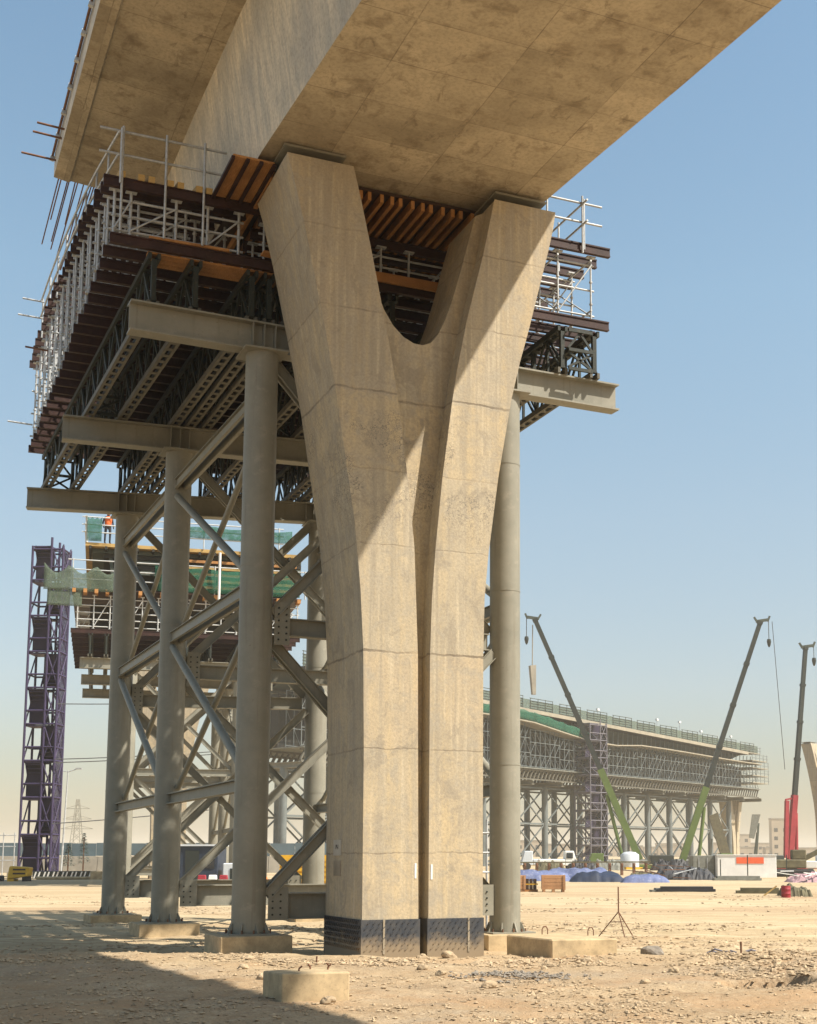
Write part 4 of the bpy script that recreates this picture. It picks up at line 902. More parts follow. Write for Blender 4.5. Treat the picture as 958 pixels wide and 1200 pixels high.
# ------------------------------------------------------------------ long viaduct under construction, far right
def viaduct():
    rz = atan2(48, 79); FR[:] = [70.0, 163.5, rz]
    X0, X1, BAY = -34.4, 87.2, 7.6
    n = int((X1 - X0) / BAY)
    def zd(x): return 21.6 - .021 * (x + 10)        # deck edge level
    def zs(x): return 17.75 + 1.9 * (1 - smooth(6, 30, x)) + .5 * smooth(36, 42, x) * (1 - smooth(44, 85, x))
    col = None; G = dict(group='columns of the long far viaduct falsework')
    xs = [X0 + k * BAY for k in range(n + 1)]
    for k, x in enumerate(xs):
        for y in (1.0, 9.0):
            if x > 80: continue
            t = thing('steel_column', 'distant grey steel column in the front row under the far viaduct' if y < 5 else 'distant grey steel column in the back row under the far viaduct', 'steel column', (x, y, 0), 0, 'front columns of the far viaduct' if y < 5 else 'back columns of the far viaduct')
            part('shaft', CSH, None, t)
        if x < 88:
            solo('steel_beam', 'distant steel cross beam end under the trusses of the far viaduct', 'steel beam', CBM, 'steel', (x, -2, 11.0), 0, 'cross beams of the far viaduct')
        if k == n: break
        for y in (1.0, 9.0):
            if x + BAY > 82: continue
            t = thing('brace_panel', 'distant crossed brace panel between front columns of the far viaduct' if y < 5 else 'distant crossed brace panel in the back row of the far viaduct', 'brace', (x, y, 0), 0, 'front brace panels of the far viaduct' if y < 5 else 'back brace panels of the far viaduct')
            for nm, me in BP: part(nm, me, None, t)
        for y in (-1.4, 4.5, 10.5):
            t = thing('support_truss', 'distant lattice truss bay along the front edge of the far viaduct' if y < 0 else 'distant lattice truss bay under the far viaduct, behind the front one', 'truss', (x, y, 11.62), 0, 'front truss bays of the far viaduct' if y < 0 else 'inner truss bays of the far viaduct')
            for nm, me in VT: part(nm, me, None, t)
        solo('walkway', 'narrow pale walkway bay over the trusses of the far viaduct', 'walkway', MB().box(0, BAY - .02, 0, 12.5, 0, .12), 'grey', (x, -1.9, 13.15), 0, 'walkway bays of the far viaduct')
        xm = x + BAY / 2
        for y, mt in ((-1.5, 'vgrey'), (.8, 'vgrey'), (3.2, 'fgreen')):
            h = min(zs(x), zs(x + BAY)) - 13.3
            t = thing('scaffold_bay', 'distant scaffold bay on the front face of the far viaduct' if y < 0 else 'distant scaffold bay inside the far viaduct falsework', 'scaffold', (x, y, 13.28), 0, 'front scaffold bays of the far viaduct' if y < 0 else 'inner scaffold bays of the far viaduct')
            m = MB(); i = 0
            for i in range(6): m.tube((i * 1.2667, 0, 0), (i * 1.2667, 0, h), .06, 4)
            part('standards', m, mt, t); m = MB()
            for zz in (.15, h * .33, h * .66, h - .1): m.tube((0, 0, zz), (BAY, 0, zz), .055, 4)
            part('ledgers', m, mt, t); m = MB()
            for i in range(6):
                for j in range(3):
                    if random.random() < .9: a, b_ = (i, i + 1) if random.random() < .5 else (i + 1, i); m.tube((a * 1.2667, 0, h * j / 3), (b_ * 1.2667, 0, h * (j + 1) / 3), .042, 4)
            part('diagonal_lattice', m, mt, t)
        solo('shade_backing', 'dark backing bay standing for shade behind the scaffold of the far viaduct', 'formwork', MB().box(0, BAY - .01, 0, 3.4, 0, min(zs(x), zs(x + BAY)) - 13.7), 'dark', (x, 2.0, 13.3), 0, 'dark shade backings of the far viaduct')  # dark box per bay, added as shade behind the scaffold tubes
        # deck edge stage boards follow the varying girder depth
        m = MB().bar((0, 0, zs(x) - zs(x)), (BAY, 0, zs(x + BAY) - zs(x)), 2.6, .16)
        solo('edge_stage', 'pale timber edge stage bay along the far viaduct', 'stage', m, 'fdeck', (x, -1.0, zs(x)), 0, 'edge stage bays of the far viaduct')
        t = thing('prop_row', 'row of slim grey props under the deck edge of the far viaduct', 'props', (x, -.6, zs(x)), 0, 'prop rows under the far viaduct edge')
        for i in range(5): part('prop', MB().tube((i * 1.52, 0, 0), (i * 1.52, -.1, zd(xm) - zs(x) - .5), .07, 4), 'vgrey', t)
        if x < 26:
            m = MB(); vs = []; q = 6
            for i in range(q + 1):
                for j in range(4): xx = x + BAY * i / q; vs.append((BAY * i / q, .05 * noise.noise(Vector((xx, j, 1))), zs(xx) - zs(x) + .1 + (j / 3) * (1.25 - .1 * sin(i * 2.0 + x))))
            m.add(vs, [(i * 4 + j, i * 4 + 4 + j, i * 4 + 5 + j, i * 4 + j + 1) for i in range(q) for j in range(3)], True)
            o = solo('debris_net', 'bright green net bay hung over the edge stage of the far viaduct', 'net', m, 'net', (x, -2.2, zs(x)), 0, 'green net bays of the far viaduct'); s = o.modifiers.new('thickness', 'SOLIDIFY'); s.thickness = .02
        guard_rail([(x + 1.9 * i, -1.6) for i in range(4)], zd(xm), 1.75, 'grey green guard rail bay on the deck of the far viaduct', 'fgreen', r=.05, rails=(.2, .4, .6, .8, 1.0), group='guard rail bays of the far viaduct', over=.1, seg=4)
        o = solo('debris_net', 'thin grey net bay on the deck guard rail of the far viaduct', 'net', MB().box(0, BAY, 0, .01, 0, 1.3), 'netgrey', (x, -1.5, zd(xm) + .1), 0, 'grey rail nets of the far viaduct')
    # deck and girder
    t = thing('viaduct_deck', 'long far viaduct deck wrapped in formwork and scaffold at right', 'viaduct', (0, 0, 0))
    m = MB(); m2 = MB(); m3 = MB()
    for a, b_ in zip(xs, xs[1:]):
        if a > 78: b_ = min(b_, 82)
        if a > 80: break
        m.bar((a, 4.6, zd(a) - .25), (b_, 4.6, zd(b_) - .25), 13, .45); m2.add([(a, -.2, zd(a) - .5), (a, 3.2, zs(a) + .2), (b_, -.2, zd(b_) - .5), (b_, 3.2, zs(b_) + .2), (a, 9, zd(a) - .5), (b_, 9, zd(b_) - .5), (a, 7, zs(a) + .2), (b_, 7, zs(b_) + .2)], [(0, 1, 3, 2), (1, 6, 7, 3), (6, 4, 5, 7)])
        m3.bar((a, -1.95, zd(a) - .18), (b_, -1.95, zd(b_) - .18), .12, .5)
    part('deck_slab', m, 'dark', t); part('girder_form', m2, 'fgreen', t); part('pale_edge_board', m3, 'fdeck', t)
    for x, dz in ((7, 2.6), (33, 2.4), (52, 2.8), (60, 3.2), (68, 2.4), (80, 2.6)):
        tt = thing('mast_light', f'small site light on a mast above the far viaduct deck, {dict(zip((7, 33, 52, 60, 68, 80), ("first", "second", "third", "fourth", "fifth", "last")))[x]} from left', 'light mast', (x, .5, zd(x)))
        part('mast', MB().tube((0, 0, 0), (0, 0, dz), .05, 5), 'galv', tt); part('lamp_head', MB().box(-.3, .3, -.15, .15, dz, dz + .3), 'white', tt)
    # stepped end of the staging
    for k, (x, z, ln) in enumerate(((82, 19.6, 5.5), (84, 18.3, 6.5), (84, 17.0, 7), (84, 15.6, 7), (84, 14.3, 7))):
        tt = thing('scaffold_stage', f'open scaffold stage at the right end of the far viaduct, {("topmost", "second", "third", "fourth", "lowest")[k]}', 'scaffold', (x, -1.8, z))
        part('boards', MB().box(0, ln, 0, 9, 0, .14), 'fdeck', tt); mm = MB()
        for i in range(5): part('post', MB().tube((ln * i / 4, 0, -.1), (ln * i / 4, 0, 1.25), .045, 4), 'vgrey', tt)
        for zz in (.55, 1.1): part('rail', MB().tube((0, 0, zz), (ln + .4, 0, zz), .04, 4), 'vgrey', tt)
    FR[:] = [0, 0, 0]
CSH = MB().lathe([(.46, 0), (.46, 10.98)], 10).mesh('shaft', 'vgrey')
CBM = MB().ibeam((0, 0, .3), (0, 13.5, .3), .6, .7, .06, .05).mesh('steel_beam', 'steel')
def _bp():
    out = []
    for nm, segs, w in (('diagonals', [((.4, 0, .8), (7.2, 0, 5.6)), ((.4, .12, 5.6), (7.2, .12, .8)), ((.4, 0, 6.0), (7.2, 0, 10.7)), ((.4, .12, 10.7), (7.2, .12, 6.0))], .16), ('ties', [((.4, 0, .6), (7.2, 0, .6)), ((.4, 0, 5.8), (7.2, 0, 5.8)), ((.4, 0, 10.8), (7.2, 0, 10.8))], .24)):
        for p, q in segs: out.append((nm[:-1], MB().bar(p, q, w, w).mesh(nm[:-1], 'vgrey')))
    return out
BP = _bp()
def _vt():
    a = MB().bar((0, 0, 1.4), (7.6, 0, 1.4), .25, .22).mesh('top_chord', 'chord'); b_ = MB().bar((0, 0, .12), (7.6, 0, .12), .25, .2).mesh('bottom_chord', 'chord'); m = MB()
    for i in range(8): m.bar((i * .95 + .05, 0, .24), (i * .95 + .72, 0, 1.28), .2, .17)
    return [('top_chord', a), ('bottom_chord', b_), ('web_bracing', m.mesh('web_bracing', 'chord'))]
VT = _vt()
viaduct()
# end pier of the far viaduct and loose leaning forms by it
dup(pier, (141.5, 211.0, -2.4), radians(28), 'brown Y shaped pier under the right end of the far viaduct')
t = thing('leaning_form', 'grey slanted form panel on legs near the far viaduct end', 'formwork', (127.6, 183.6, 0), radians(-24.5))
part('panel', MB().add([(-.9, 0, 4.2), (-.1, 0, 4.0), (1.0, 0, 7.9), (-.3, 0, 7.9), (-.9, .35, 4.2), (-.1, .35, 4.0), (1.0, .35, 7.9), (-.3, .35, 7.9)], [(0, 1, 2, 3), (7, 6, 5, 4), (0, 4, 5, 1), (1, 5, 6, 2), (2, 6, 7, 3), (3, 7, 4, 0)]), 'grey', t)
part('leg', MB().bar((.7, .3, 6.5), (.1, .3, 0), .3, .3), 'fgreen', t); part('leg', MB().bar((.4, .3, 5), (-.3, .3, 0), .2, .2), 'fgreen', t)
t = thing('leaning_form', 'dark brown slanted column form left of the grey panel', 'formwork', (122.5, 186, 0), radians(-24.5))
part('panel', MB().add([(-1.6, 0, 7.6), (-.2, 0, 8.2), (2.2, 0, 0), (.6, 0, 0), (-1.6, .8, 7.6), (-.2, .8, 8.2), (2.2, .8, 0), (.6, .8, 0)], [(0, 1, 2, 3), (7, 6, 5, 4), (0, 4, 5, 1), (1, 5, 6, 2), (2, 6, 7, 3), (3, 7, 4, 0)]), 'olive', t)
part('prop', MB().bar((-1.2, .4, 4), (-1.5, .4, 0), .25, .25), 'fgreen', t)

# ------------------------------------------------------------------ mobile cranes
def crane(base, tip, label, low, up, rz, split=.36, hook=2.0, load=None, rope=None, r0=.33, r1=.22, tower=False):
    bx, by, bz = base; t = thing('mobile_crane', label, 'crane', (bx, by, 0), rz)
    c, s_ = cos(-rz), sin(-rz)
    dx, dy = tip[0] - bx, tip[1] - by; T = Vector((dx * c - dy * s_, dx * s_ + dy * c, tip[2])); B = Vector((0, 0, bz)); d = (T - B)
    ch = part('carrier', MB().box(-5.5, 5.5, -1.35, 1.35, -.4, .5), up if tower else low, t, bevel=.08)
    for i, x in enumerate((-4.4, -3.0, 1.8, 3.2, 4.6)):
        for y in (-1.45, 1.2): part('wheel', MB().tube((x, y, -.45), (x, y + .35, -.45), .62, 14), 'tyre', t)
    part('cab', MB().add([(4.0, -1.3, .5), (5.7, -1.3, .5), (5.7, 1.3, .5), (4.0, 1.3, .5), (4.0, -1.25, 1.7), (5.3, -1.25, 1.7), (5.3, 1.25, 1.7), (4.0, 1.25, 1.7)], [(3, 2, 1, 0), (4, 5, 6, 7), (0, 1, 5, 4), (1, 2, 6, 5), (2, 3, 7, 6), (3, 0, 4, 7)]), low, t, bevel=.06)
    part('counterweight', MB().box(-3.6, -1.2, -1.2, 1.2, .55, 1.5), 'boom', t, bevel=.08)
    f = split
    p1 = B + d * f; part('boom_base', MB().bar(B, p1, 2 * r0, 2 * r0 * 1.1), low, t)
    st = 4
    for k in range(st):
        a, b_ = f + (1 - f) * k / st, f + (1 - f) * (k + 1) / st; r = r0 * .82 + (r1 - r0 * .82) * (k + .5) / st
        part('boom_section', MB().bar(B + d * a, B + d * b_, 2 * r, 2 * r * 1.05).bar(B + d * (b_ - .012), B + d * b_, 2 * r + .1, 2 * r * 1.05 + .1), up, t)
    h = Vector((1, 0, 0)) if d.x > 0 else Vector((-1, 0, 0)); h = Vector((d.x, d.y, 0)).normalized()
    hd = MB().bar(T - h * .5, T + h * .9 + Vector((0, 0, .2)), .3, .3); hd.bar(T + h * .8, T + h * 1.05 + Vector((0, 0, .6)), .25, .2); hd.bar(T - h * .4, T - h * .7 + Vector((0, 0, .5)), .2, .2)
    part('boom_head', hd, 'fgreen', t)
    q = h.normalized() * 1.0
    cyl = part('luffing_cylinder', MB().tube(h * (1.7 if low != 'red' else .75) + Vector((0, 0, .5)), B + d * (f * .72) + h * (.5 if low != 'red' else .3), .2, 8), low, t)
    hk = T + q * .9
    m = MB().tube(hk, hk - Vector((0, 0, hook)), .04, 4); rp = part('hoist_rope', m, 'cable', t)
    part('hook_block', MB().lathe([(.06, -hook - .9), (.16, -hook - .7), (.25, -hook - .3), (.2, -hook)], 8, (0, 0)), 'boom', rp).location = hk
    if rope: part('hoist_rope', MB().tube(T + q * 1.3, T + q * 1.3 + Vector(rope), .035, 4), 'cable', t)
    return t, T, q
crane((75.56, 130.41, 1.0), (65.2, 135.1, 27.6), 'left crane with lime lower boom and a load hanging from its tip', 'lime', 'boom', radians(155), .37)
solo('lifted_bundle', 'narrow tan bundle hanging on a sling from the left crane', 'crane load', MB().add([(-.35, -.25, 0), (.35, -.25, .1), (.35, .25, .1), (-.35, .25, 0), (-.05, -.2, -3.2), (.35, -.2, -3.2), (.35, .2, -3.2), (-.05, .2, -3.2)], [(3, 2, 1, 0), (4, 5, 6, 7), (0, 1, 5, 4), (1, 2, 6, 5), (2, 3, 7, 6), (3, 0, 4, 7)]).tube((0, 0, 0), (.05, 0, 4.6), .06, 5), 'conc2', (64.95, 135.2, 22.3))
crane((79.79, 128.48, 1.0), (88.1, 124.7, 27.3), 'crane with lime lower boom leaning right, in front of the far viaduct end', 'lime', 'boom', radians(-24.5), .30, rope=(.9, -.4, -16.5))
t3, _, _ = crane((90.4, 123.6, 1.0), (92.6, 122.65, 24.4), 'crane with red lower boom standing nearly upright at right', 'red', 'boom', radians(-10), .30, hook=1.2, rope=(.5, -.2, -20), r0=.30, r1=.19)
part('red_frame', MB().bar((-.62, -.3, 1.2), (-.30, -.3, 7.4), .42, .4).bar((-.5, -.3, 7.5), (.6, -.3, 7.7), .18, .18), 'red', t3)

# ------------------------------------------------------------------ yard clutter at right
def at(l, d, dz=0): x, y = ld(l, d); return (x, y, gz(x, y) + dz)
t = thing('site_container', 'long white site container with an orange red banner', 'container', at(17.2, 98), radians(-24.5))
part('container_box', MB().box(-2.1, 2.1, 0, 2.4, -.2, 1.55), 'white', t, bevel=.03)
part('banner', MB().box(-.75, 1.2, -.03, -.005, .98, 1.42), 'orange', t)
part('container_roof', MB().box(-2.15, 2.15, -.05, 2.45, 1.555, 1.62), 'white', t)
t = thing('site_container', 'dark grey container end beside the white container', 'container', at(14.3, 99), radians(-24.5))
part('container_box', MB().box(-.8, .75, 0, 2.4, -.2, 1.55), 'grey', t, bevel=.03); part('door_bars', MB().box(-.4, -.36, -.04, -.003, .0, 1.4).box(.2, .24, -.04, -.003, 0, 1.4), 'galv', t)
for k, (l, d) in enumerate(((15.0, 96), (16.8, 95.5), (19.4, 95))): solo('thin_post', ('thin dark post left of the banner', 'tall thin dark post in front of the banner', 'thin dark post at the right end of the white container')[k], 'post', MB().tube((0, 0, -.1), (0, 0, 1.6 - .3 * (k == 0)), .04, 5), 'boom', at(l, d))
def tank(l, d, r, h, label):
    t = thing('water_tank', label, 'tank', at(l, d)); part('shell', MB().lathe([(r, .25), (r, h * .5), (r * 1.015, h * .52), (r, h * .54), (r, h), (r * .6, h + .28), (.05, h + .34)], 24), 'tank', t); part('stand', MB().box(-r, r, -r, r, -.3, .22), 'yellow', t)
tank(13.4, 148, 1.0, 1.55, 'white cylindrical water tank by the foot of the lime crane')
def small_truck(l, d, label, mat, rz=0.0):
    t = thing('site_truck', label, 'truck', at(l, d, .0), rz)
    part('body', MB().box(-1.9, .7, -.9, .9, .5, 1.1), mat, t, bevel=.06)
    c = part('cab', MB().add([(.72, -.9, .45), (2.0, -.9, .45), (2.0, .9, .45), (.72, .9, .45), (.72, -.85, 1.95), (1.6, -.85, 1.95), (1.6, .85, 1.95), (.72, .85, 1.95)], [(3, 2, 1, 0), (4, 5, 6, 7), (0, 1, 5, 4), (1, 2, 6, 5), (2, 3, 7, 6), (3, 0, 4, 7)]), mat, t, bevel=.06)
    part('window', MB().box(.85, 1.5, -.925, -.9, 1.2, 1.75), 'glass', c)
    for x in (-1.3, 1.3):
        for y in (-.95, .7): part('wheel', MB().tube((x, y, .35), (x, y + .25, .35), .36, 12), 'tyre', t)
small_truck(5.3, 140, 'white site truck parked under the far viaduct, nearer the pier', 'white', radians(-20))
small_truck(3.6, 146, 'pale grey site truck behind the white one', 'tank', radians(160))
small_truck(24.6, 112, 'white pickup at the right edge beyond the debris', 'white', radians(-30))
t = thing('excavator', 'olive tracked excavator in front of the red crane', 'excavator', at(20.8, 101), radians(-24.5))
part('track', MB().box(-1.7, 1.7, -1.1, -.6, 0, .55), 'tyre', t, bevel=.15); part('track', MB().box(-1.7, 1.7, .6, 1.1, 0, .55), 'tyre', t, bevel=.15)
part('house', MB().box(-1.5, 1.1, -.95, .95, .6, 1.25), 'olive', t, bevel=.08); part('cab', MB().box(.1, 1.1, -.9, 0, 1.26, 1.95), 'olive', t, bevel=.06); part('boom', MB().bar((1.0, .3, 1.2), (2.4, .3, 1.9), .3, .35).bar((2.4, .3, 1.9), (3.2, .3, .5), .25, .28), 'olive', t)
def crate_box(l, d, w, h, dp, label, rz):
    t = thing('timber_crate', label, 'crate', at(l, d), rz)
    for k in range(4): part('side_board', MB().box(-w / 2, w / 2, -dp / 2, dp / 2, .12 + k * (h - .12) / 4 + .004, .12 + (k + 1) * (h - .12) / 4 - .006), 'crate', t)
    for x in (-w / 2 + .1, 0, w / 2 - .1): part('skid', MB().box(x - .06, x + .06, -dp / 2, dp / 2, -.05, .118), 'crate', t)
    for x in (-w / 2 + .05, w / 2 - .05): part('corner_post', MB().box(x - .05, x + .05, -dp / 2 - .03, -dp / 2 - .001, .1, h), 'crate', t)
crate_box(2.15, 61.5, 1.05, .75, .9, 'larger tan timber crate standing on the sand right of the steel column', radians(-24.5))
crate_box(.72, 61.8, .35, .72, .8, 'narrow timber crate half hidden beside the steel column', radians(-20))
t = thing('beam_stack', 'small stack of black and yellow formwork beams between two crates', 'stack', at(1.17, 62), radians(-24.5))
for k in range(2):
    for i in range(3): part('beam_end', MB().box(-.24 + i * .17, -.10 + i * .17, -.4, .4, .1 + k * .26, .30 + k * .26), 'ply', t)
part('bearer', MB().box(-.3, .3, -.4, .4, 0, .09), 'wood', t); part('bearer', MB().box(-.3, .3, -.4, .4, .302, .355), 'yellow', t)
def heap(l, d, w, dp, h, label, mat, seed, name, cat, rz=-24.5, sub=26):
    m = MB(); vs = []; n = sub; k = 10
    for i in range(n + 1):
        for j in range(k + 1):
            u, v = i / n * 2 - 1, j / k * 2 - 1; e = (1 - u ** 6) * (1 - v ** 4)
            z = h * e * ((.82 if cat == 'tarpaulin' else .62) + (.22 if cat == 'tarpaulin' else .38) * noise.fractal(Vector((u * w * (.8 if cat == 'tarpaulin' else 1.3), v * dp * (.5 if cat == 'tarpaulin' else 1.3), seed)), 1.1 if cat == 'tarpaulin' else .8, 2, 3 if cat == 'tarpaulin' else 4)) - .05
            vs.append((u * w / 2 * (1 + .05 * noise.noise(Vector((v * 3, seed, 0)))), v * dp / 2 * (1 + .1 * noise.noise(Vector((u * 6, seed, 4)))), z))
    m.add(vs, [(i * (k + 1) + j, (i + 1) * (k + 1) + j, (i + 1) * (k + 1) + j + 1, i * (k + 1) + j + 1) for i in range(n) for j in range(k)], cat == 'tarpaulin')
    m.add([(x, y, -.3) for x, y, z in (vs[0], vs[k], vs[-1], vs[-1 - k])], [(0, 1, 2, 3)])
    return solo(name, label, cat, m, mat, at(l, d), radians(rz))
heap(1.9, 86, 4.6, 2.0, .85, 'pale blue tarpaulin bundle behind the crates', 'blue', 1, 'tarpaulin_heap', 'tarpaulin')
heap(5.6, 84, 3.4, 2.2, .75, 'dark navy tarpaulin pile in the middle of the blue heaps', 'navy', 2, 'tarpaulin_heap', 'tarpaulin')
heap(4.6, 87, 5.0, 2.0, .95, 'light blue tarpaulin bundle stacked behind the navy pile', 'blue', 6, 'tarpaulin_heap', 'tarpaulin')
heap(8.3, 82, 2.9, 2.0, .62, 'flat pale blue tarpaulin heap nearest the tripod', 'blue', 3, 'tarpaulin_heap', 'tarpaulin')
heap(11.6, 90, 4.2, 3.0, 1.05, 'black sheeting heap mixed with steel offcuts in front of the grey container', 'pile', 4, 'scrap_heap', 'scrap heap')
heap(9.4, 93, 2.2, 2.0, .75, 'brown scrap heap left of the black sheeting', 'olive', 8, 'scrap_heap', 'scrap heap')
heap(19.0, 82, 4.6, 3.0, .75, 'pinkish tangle of debris in front of the excavator', 'pink', 5, 'debris_heap', 'debris')
heap(12.0, 57.2, 1.3, 1.6, .68, 'olive junk pile cut by the right edge', 'olive', 7, 'scrap_heap', 'scrap heap')
for k, (l, d, w, h, mt, lab_) in enumerate(((4.5, 135, 3.0, 1.3, 'olive', 'olive scrap heap under the far viaduct behind the white truck'), (7.4, 132, 2.6, 1.5, 'pile', 'dark scrap heap under the far viaduct right of the white truck'), (10.4, 140, 3.4, 1.4, 'grey', 'grey rubble heap under the far viaduct left of the tank'), (16.6, 138, 4.2, 1.5, 'pile', 'dark heap under the far viaduct right of the tank'), (21.8, 140, 3.0, 1.6, 'olive', 'olive heap under the right end of the far viaduct'))):
    heap(l, d, w, 2.0, h, lab_, mt, 30 + k, 'scrap_heap', 'scrap heap')
rnd = random.Random(21)
for k in range(16):
    l, d = rnd.uniform(9.5, 13.6), rnd.uniform(88, 92); a = rnd.uniform(0, 3.1); ln = rnd.uniform(.8, 2.4)
    solo('steel_offcut', 'thin steel offcut poking out of the black scrap heap', 'offcut', MB().bar((0, 0, 0), (ln * cos(a), ln * sin(a), rnd.uniform(-.1, .5)), .05, .05), 'galv' if k % 2 else 'rust', at(l, d, rnd.uniform(.1, .8)), 0, 'steel offcuts in the scrap heap')
for k in range(22):
    l, d = rnd.uniform(17.0, 21.0), rnd.uniform(80, 83); a = rnd.uniform(0, 3.1); ln = rnd.uniform(.5, 1.6)
    solo('debris_stick', 'pale stick tangled in the pinkish debris', 'stick', MB().bar((0, 0, 0), (ln * cos(a), ln * sin(a), rnd.uniform(-.2, .4)), .05, .05), 'white' if k % 3 else 'pink', at(l, d, rnd.uniform(.1, .65)), 0, 'sticks in the pinkish debris')
def plank_row(l, d, ln, w, h, label, mat, rz):
    return solo('plank_bundle', label, 'plank bundle', MB().box(-ln / 2, ln / 2, -w / 2, w / 2, 0, h * .5).box(-ln / 2 + .2, ln / 2 - .1, -w / 2 + .05, w / 2 - .06, h * .5 + .003, h), mat, at(l, d), radians(rz))
plank_row(8.1, 62, 2.6, .8, .22, 'low dark plank bundle on the sand below the black heap', 'pile', -26)
plank_row(7.0, 62.2, .9, .7, .16, 'short grey plank stack at the left end of the dark bundle', 'grey', -20)
plank_row(11.0, 60, 1.9, .8, .24, 'olive grey plank bundle left of the red drum', 'olive', -30)
plank_row(14.8, 88, 3.0, .8, .28, 'blue grey beam bundle in front of the white container', 'grey', -24)
solo('leaning_plank', 'pale plank leaning beside the red drum', 'plank', MB().bar((-.3, 0, 0), (.25, 0, .40), .1, .05), 'woody', at(11.0, 57.2), radians(-24.5))
t = thing('oil_drum', 'small red drum standing on the sand at right', 'drum', at(11.3, 55.6)); part('shell', MB().lathe([(.19, 0), (.19, .15), (.2, .16), (.19, .17), (.19, .32), (.2, .33), (.19, .34), (.19, .47)], 18), 'red', t); part('lid', MB().lathe([(.17, .471), (.16, .478)], 18), 'rust', t)
m = MB()
for k in range(12):
    solo('fence_post', 'short timber post of the low fence behind the blue tarpaulins', 'post', MB().box(-.09, .09, -.09, .09, -.2, .95), 'rust', at(.6 + k * .95, 108), 0, 'low fence posts behind the tarpaulins')
solo('fence_rail', 'long thin yellow grey rail on the low fence behind the tarpaulins', 'rail', MB().bar((0, 0, 0), (11.0, 0, .05), .08, .1), 'olive', at(.4, 107.8, .98), radians(-24.5))
# purple tape on the bank
for k in range(9):
    a = rnd.uniform(0, 6.3); l, d = 4.1 + rnd.gauss(0, .5), 24.6 + rnd.gauss(0, .15)
    solo('torn_tape', 'scrap of torn lilac tape lying on the gravel bank at right', 'tape', MB().path([(0, 0, .02), (.1 * cos(a), .1 * sin(a), .06), (.22 * cos(a + .4), .22 * sin(a + .4), .03)], .016, 4), 'lilac', at(l, d, .02), 0, 'torn tape scraps')

# ------------------------------------------------------------------ left background
def at2(x, y, dz=0): return (x, y, gz(x, y) + dz)
t = thing('hoarding_fence', 'long blue grey sheet hoarding on a concrete barrier across the left background', 'hoarding', at(-45, 122), radians(-24.5))
for k in range(17): part('sheet', MB().box(k * 2.2, k * 2.2 + 2.17, 0, .06, 1.45 + .03 * (k % 3), 2.62 - .04 * (k % 2)), 'hoard', t)
for k in range(12): part('barrier_block', MB().add([(k * 3.02, -.6, -.2), (k * 3.02 + 2.98, -.6, -.2), (k * 3.02 + 2.98, .3, -.2), (k * 3.02, .3, -.2), (k * 3.02, -.25, 1.44), (k * 3.02 + 2.98, -.25, 1.44), (k * 3.02 + 2.98, .15, 1.44), (k * 3.02, .15, 1.44)], [(3, 2, 1, 0), (4, 5, 6, 7), (0, 1, 5, 4), (1, 2, 6, 5), (2, 3, 7, 6), (3, 0, 4, 7)]), 'conc2', t)
t = thing('street_lamp', 'tall thin street lamp with one long arm behind the purple stair tower', 'street lamp', (13.4, 114.8, 0), radians(-24.5))
part('pole', MB().tube((0, 0, 0), (.25, 0, 8.3), .09, 8, .05), 'galv', t); part('arm', MB().path([(-.6, 0, 8.35), (.25, 0, 8.2), (1.0, 0, 8.45)], .045, 6), 'galv', t); part('lamp_head', MB().box(.85, 1.35, -.12, .12, 8.4, 8.52), 'galv', t)
t = thing('power_pylon', 'hazy lattice power pylon on the left horizon', 'pylon', (63.0, 498.8, 0), radians(-24.5))
m = MB(); hh = 20.5
for sx in (-1, 1):
    for sy in (-1, 1): m.bar((sx * 2.3, sy * 2.3, -1), (sx * .4, sy * .4, hh), .22, .22)
for k in range(7):
    f0, f1 = k / 7, (k + 1) / 7; w0, w1 = 2.3 - 1.9 * f0, 2.3 - 1.9 * f1
    for sy in (-1, 1): m.bar((-w0, sy * w0, f0 * hh), (w1, sy * w1, f1 * hh), .13, .13); m.bar((w0, sy * w0, f0 * hh), (-w1, sy * w1, f1 * hh), .13, .13)
part('lattice_body', m, 'steel', t)
for z, w in ((17.2, 4.2), (13.6, 5.0), (10.2, 5.6)):
    part('cross_arm', MB().bar((-w, 0, z), (w, 0, z), .22, .2).bar((-w, 0, z + .05), (0, 0, z + 1.3), .15, .15).bar((w, 0, z + .05), (0, 0, z + 1.3), .15, .15), 'steel', t)
for k, (x, y, h) in enumerate(((15.1, 123.9, 2.55), (16.3, 123.35, 3.45))):
    t = thing('conifer_tree', ('smaller pointed conifer top just above the hoarding', 'larger pointed conifer top just above the hoarding')[k], 'tree', (x, y + .6, 0))
    part('trunk', MB().tube((0, 0, -.1), (0, 0, h * .9), .06, 6), 'rust', t); m = MB(); rr = random.Random(k)
    for i in range(420):
        z = h * (.25 + .75 * rr.random()); r = (h - z) / h * .75 * (.3 + .7 * rr.random()) + .03; a = rr.uniform(0, 6.3); p = Vector((r * cos(a), r * sin(a), z)); q = p + Vector((.2 * cos(a) + rr.uniform(-.08, .08), .2 * sin(a) + rr.uniform(-.08, .08), -.06)); s_ = Vector((-sin(a), cos(a), rr.uniform(-.4, .4))) * .05
        m.add([p - s_, p + s_, q], [(0, 1, 2)])
    part('crown', m, 'leaf', t)
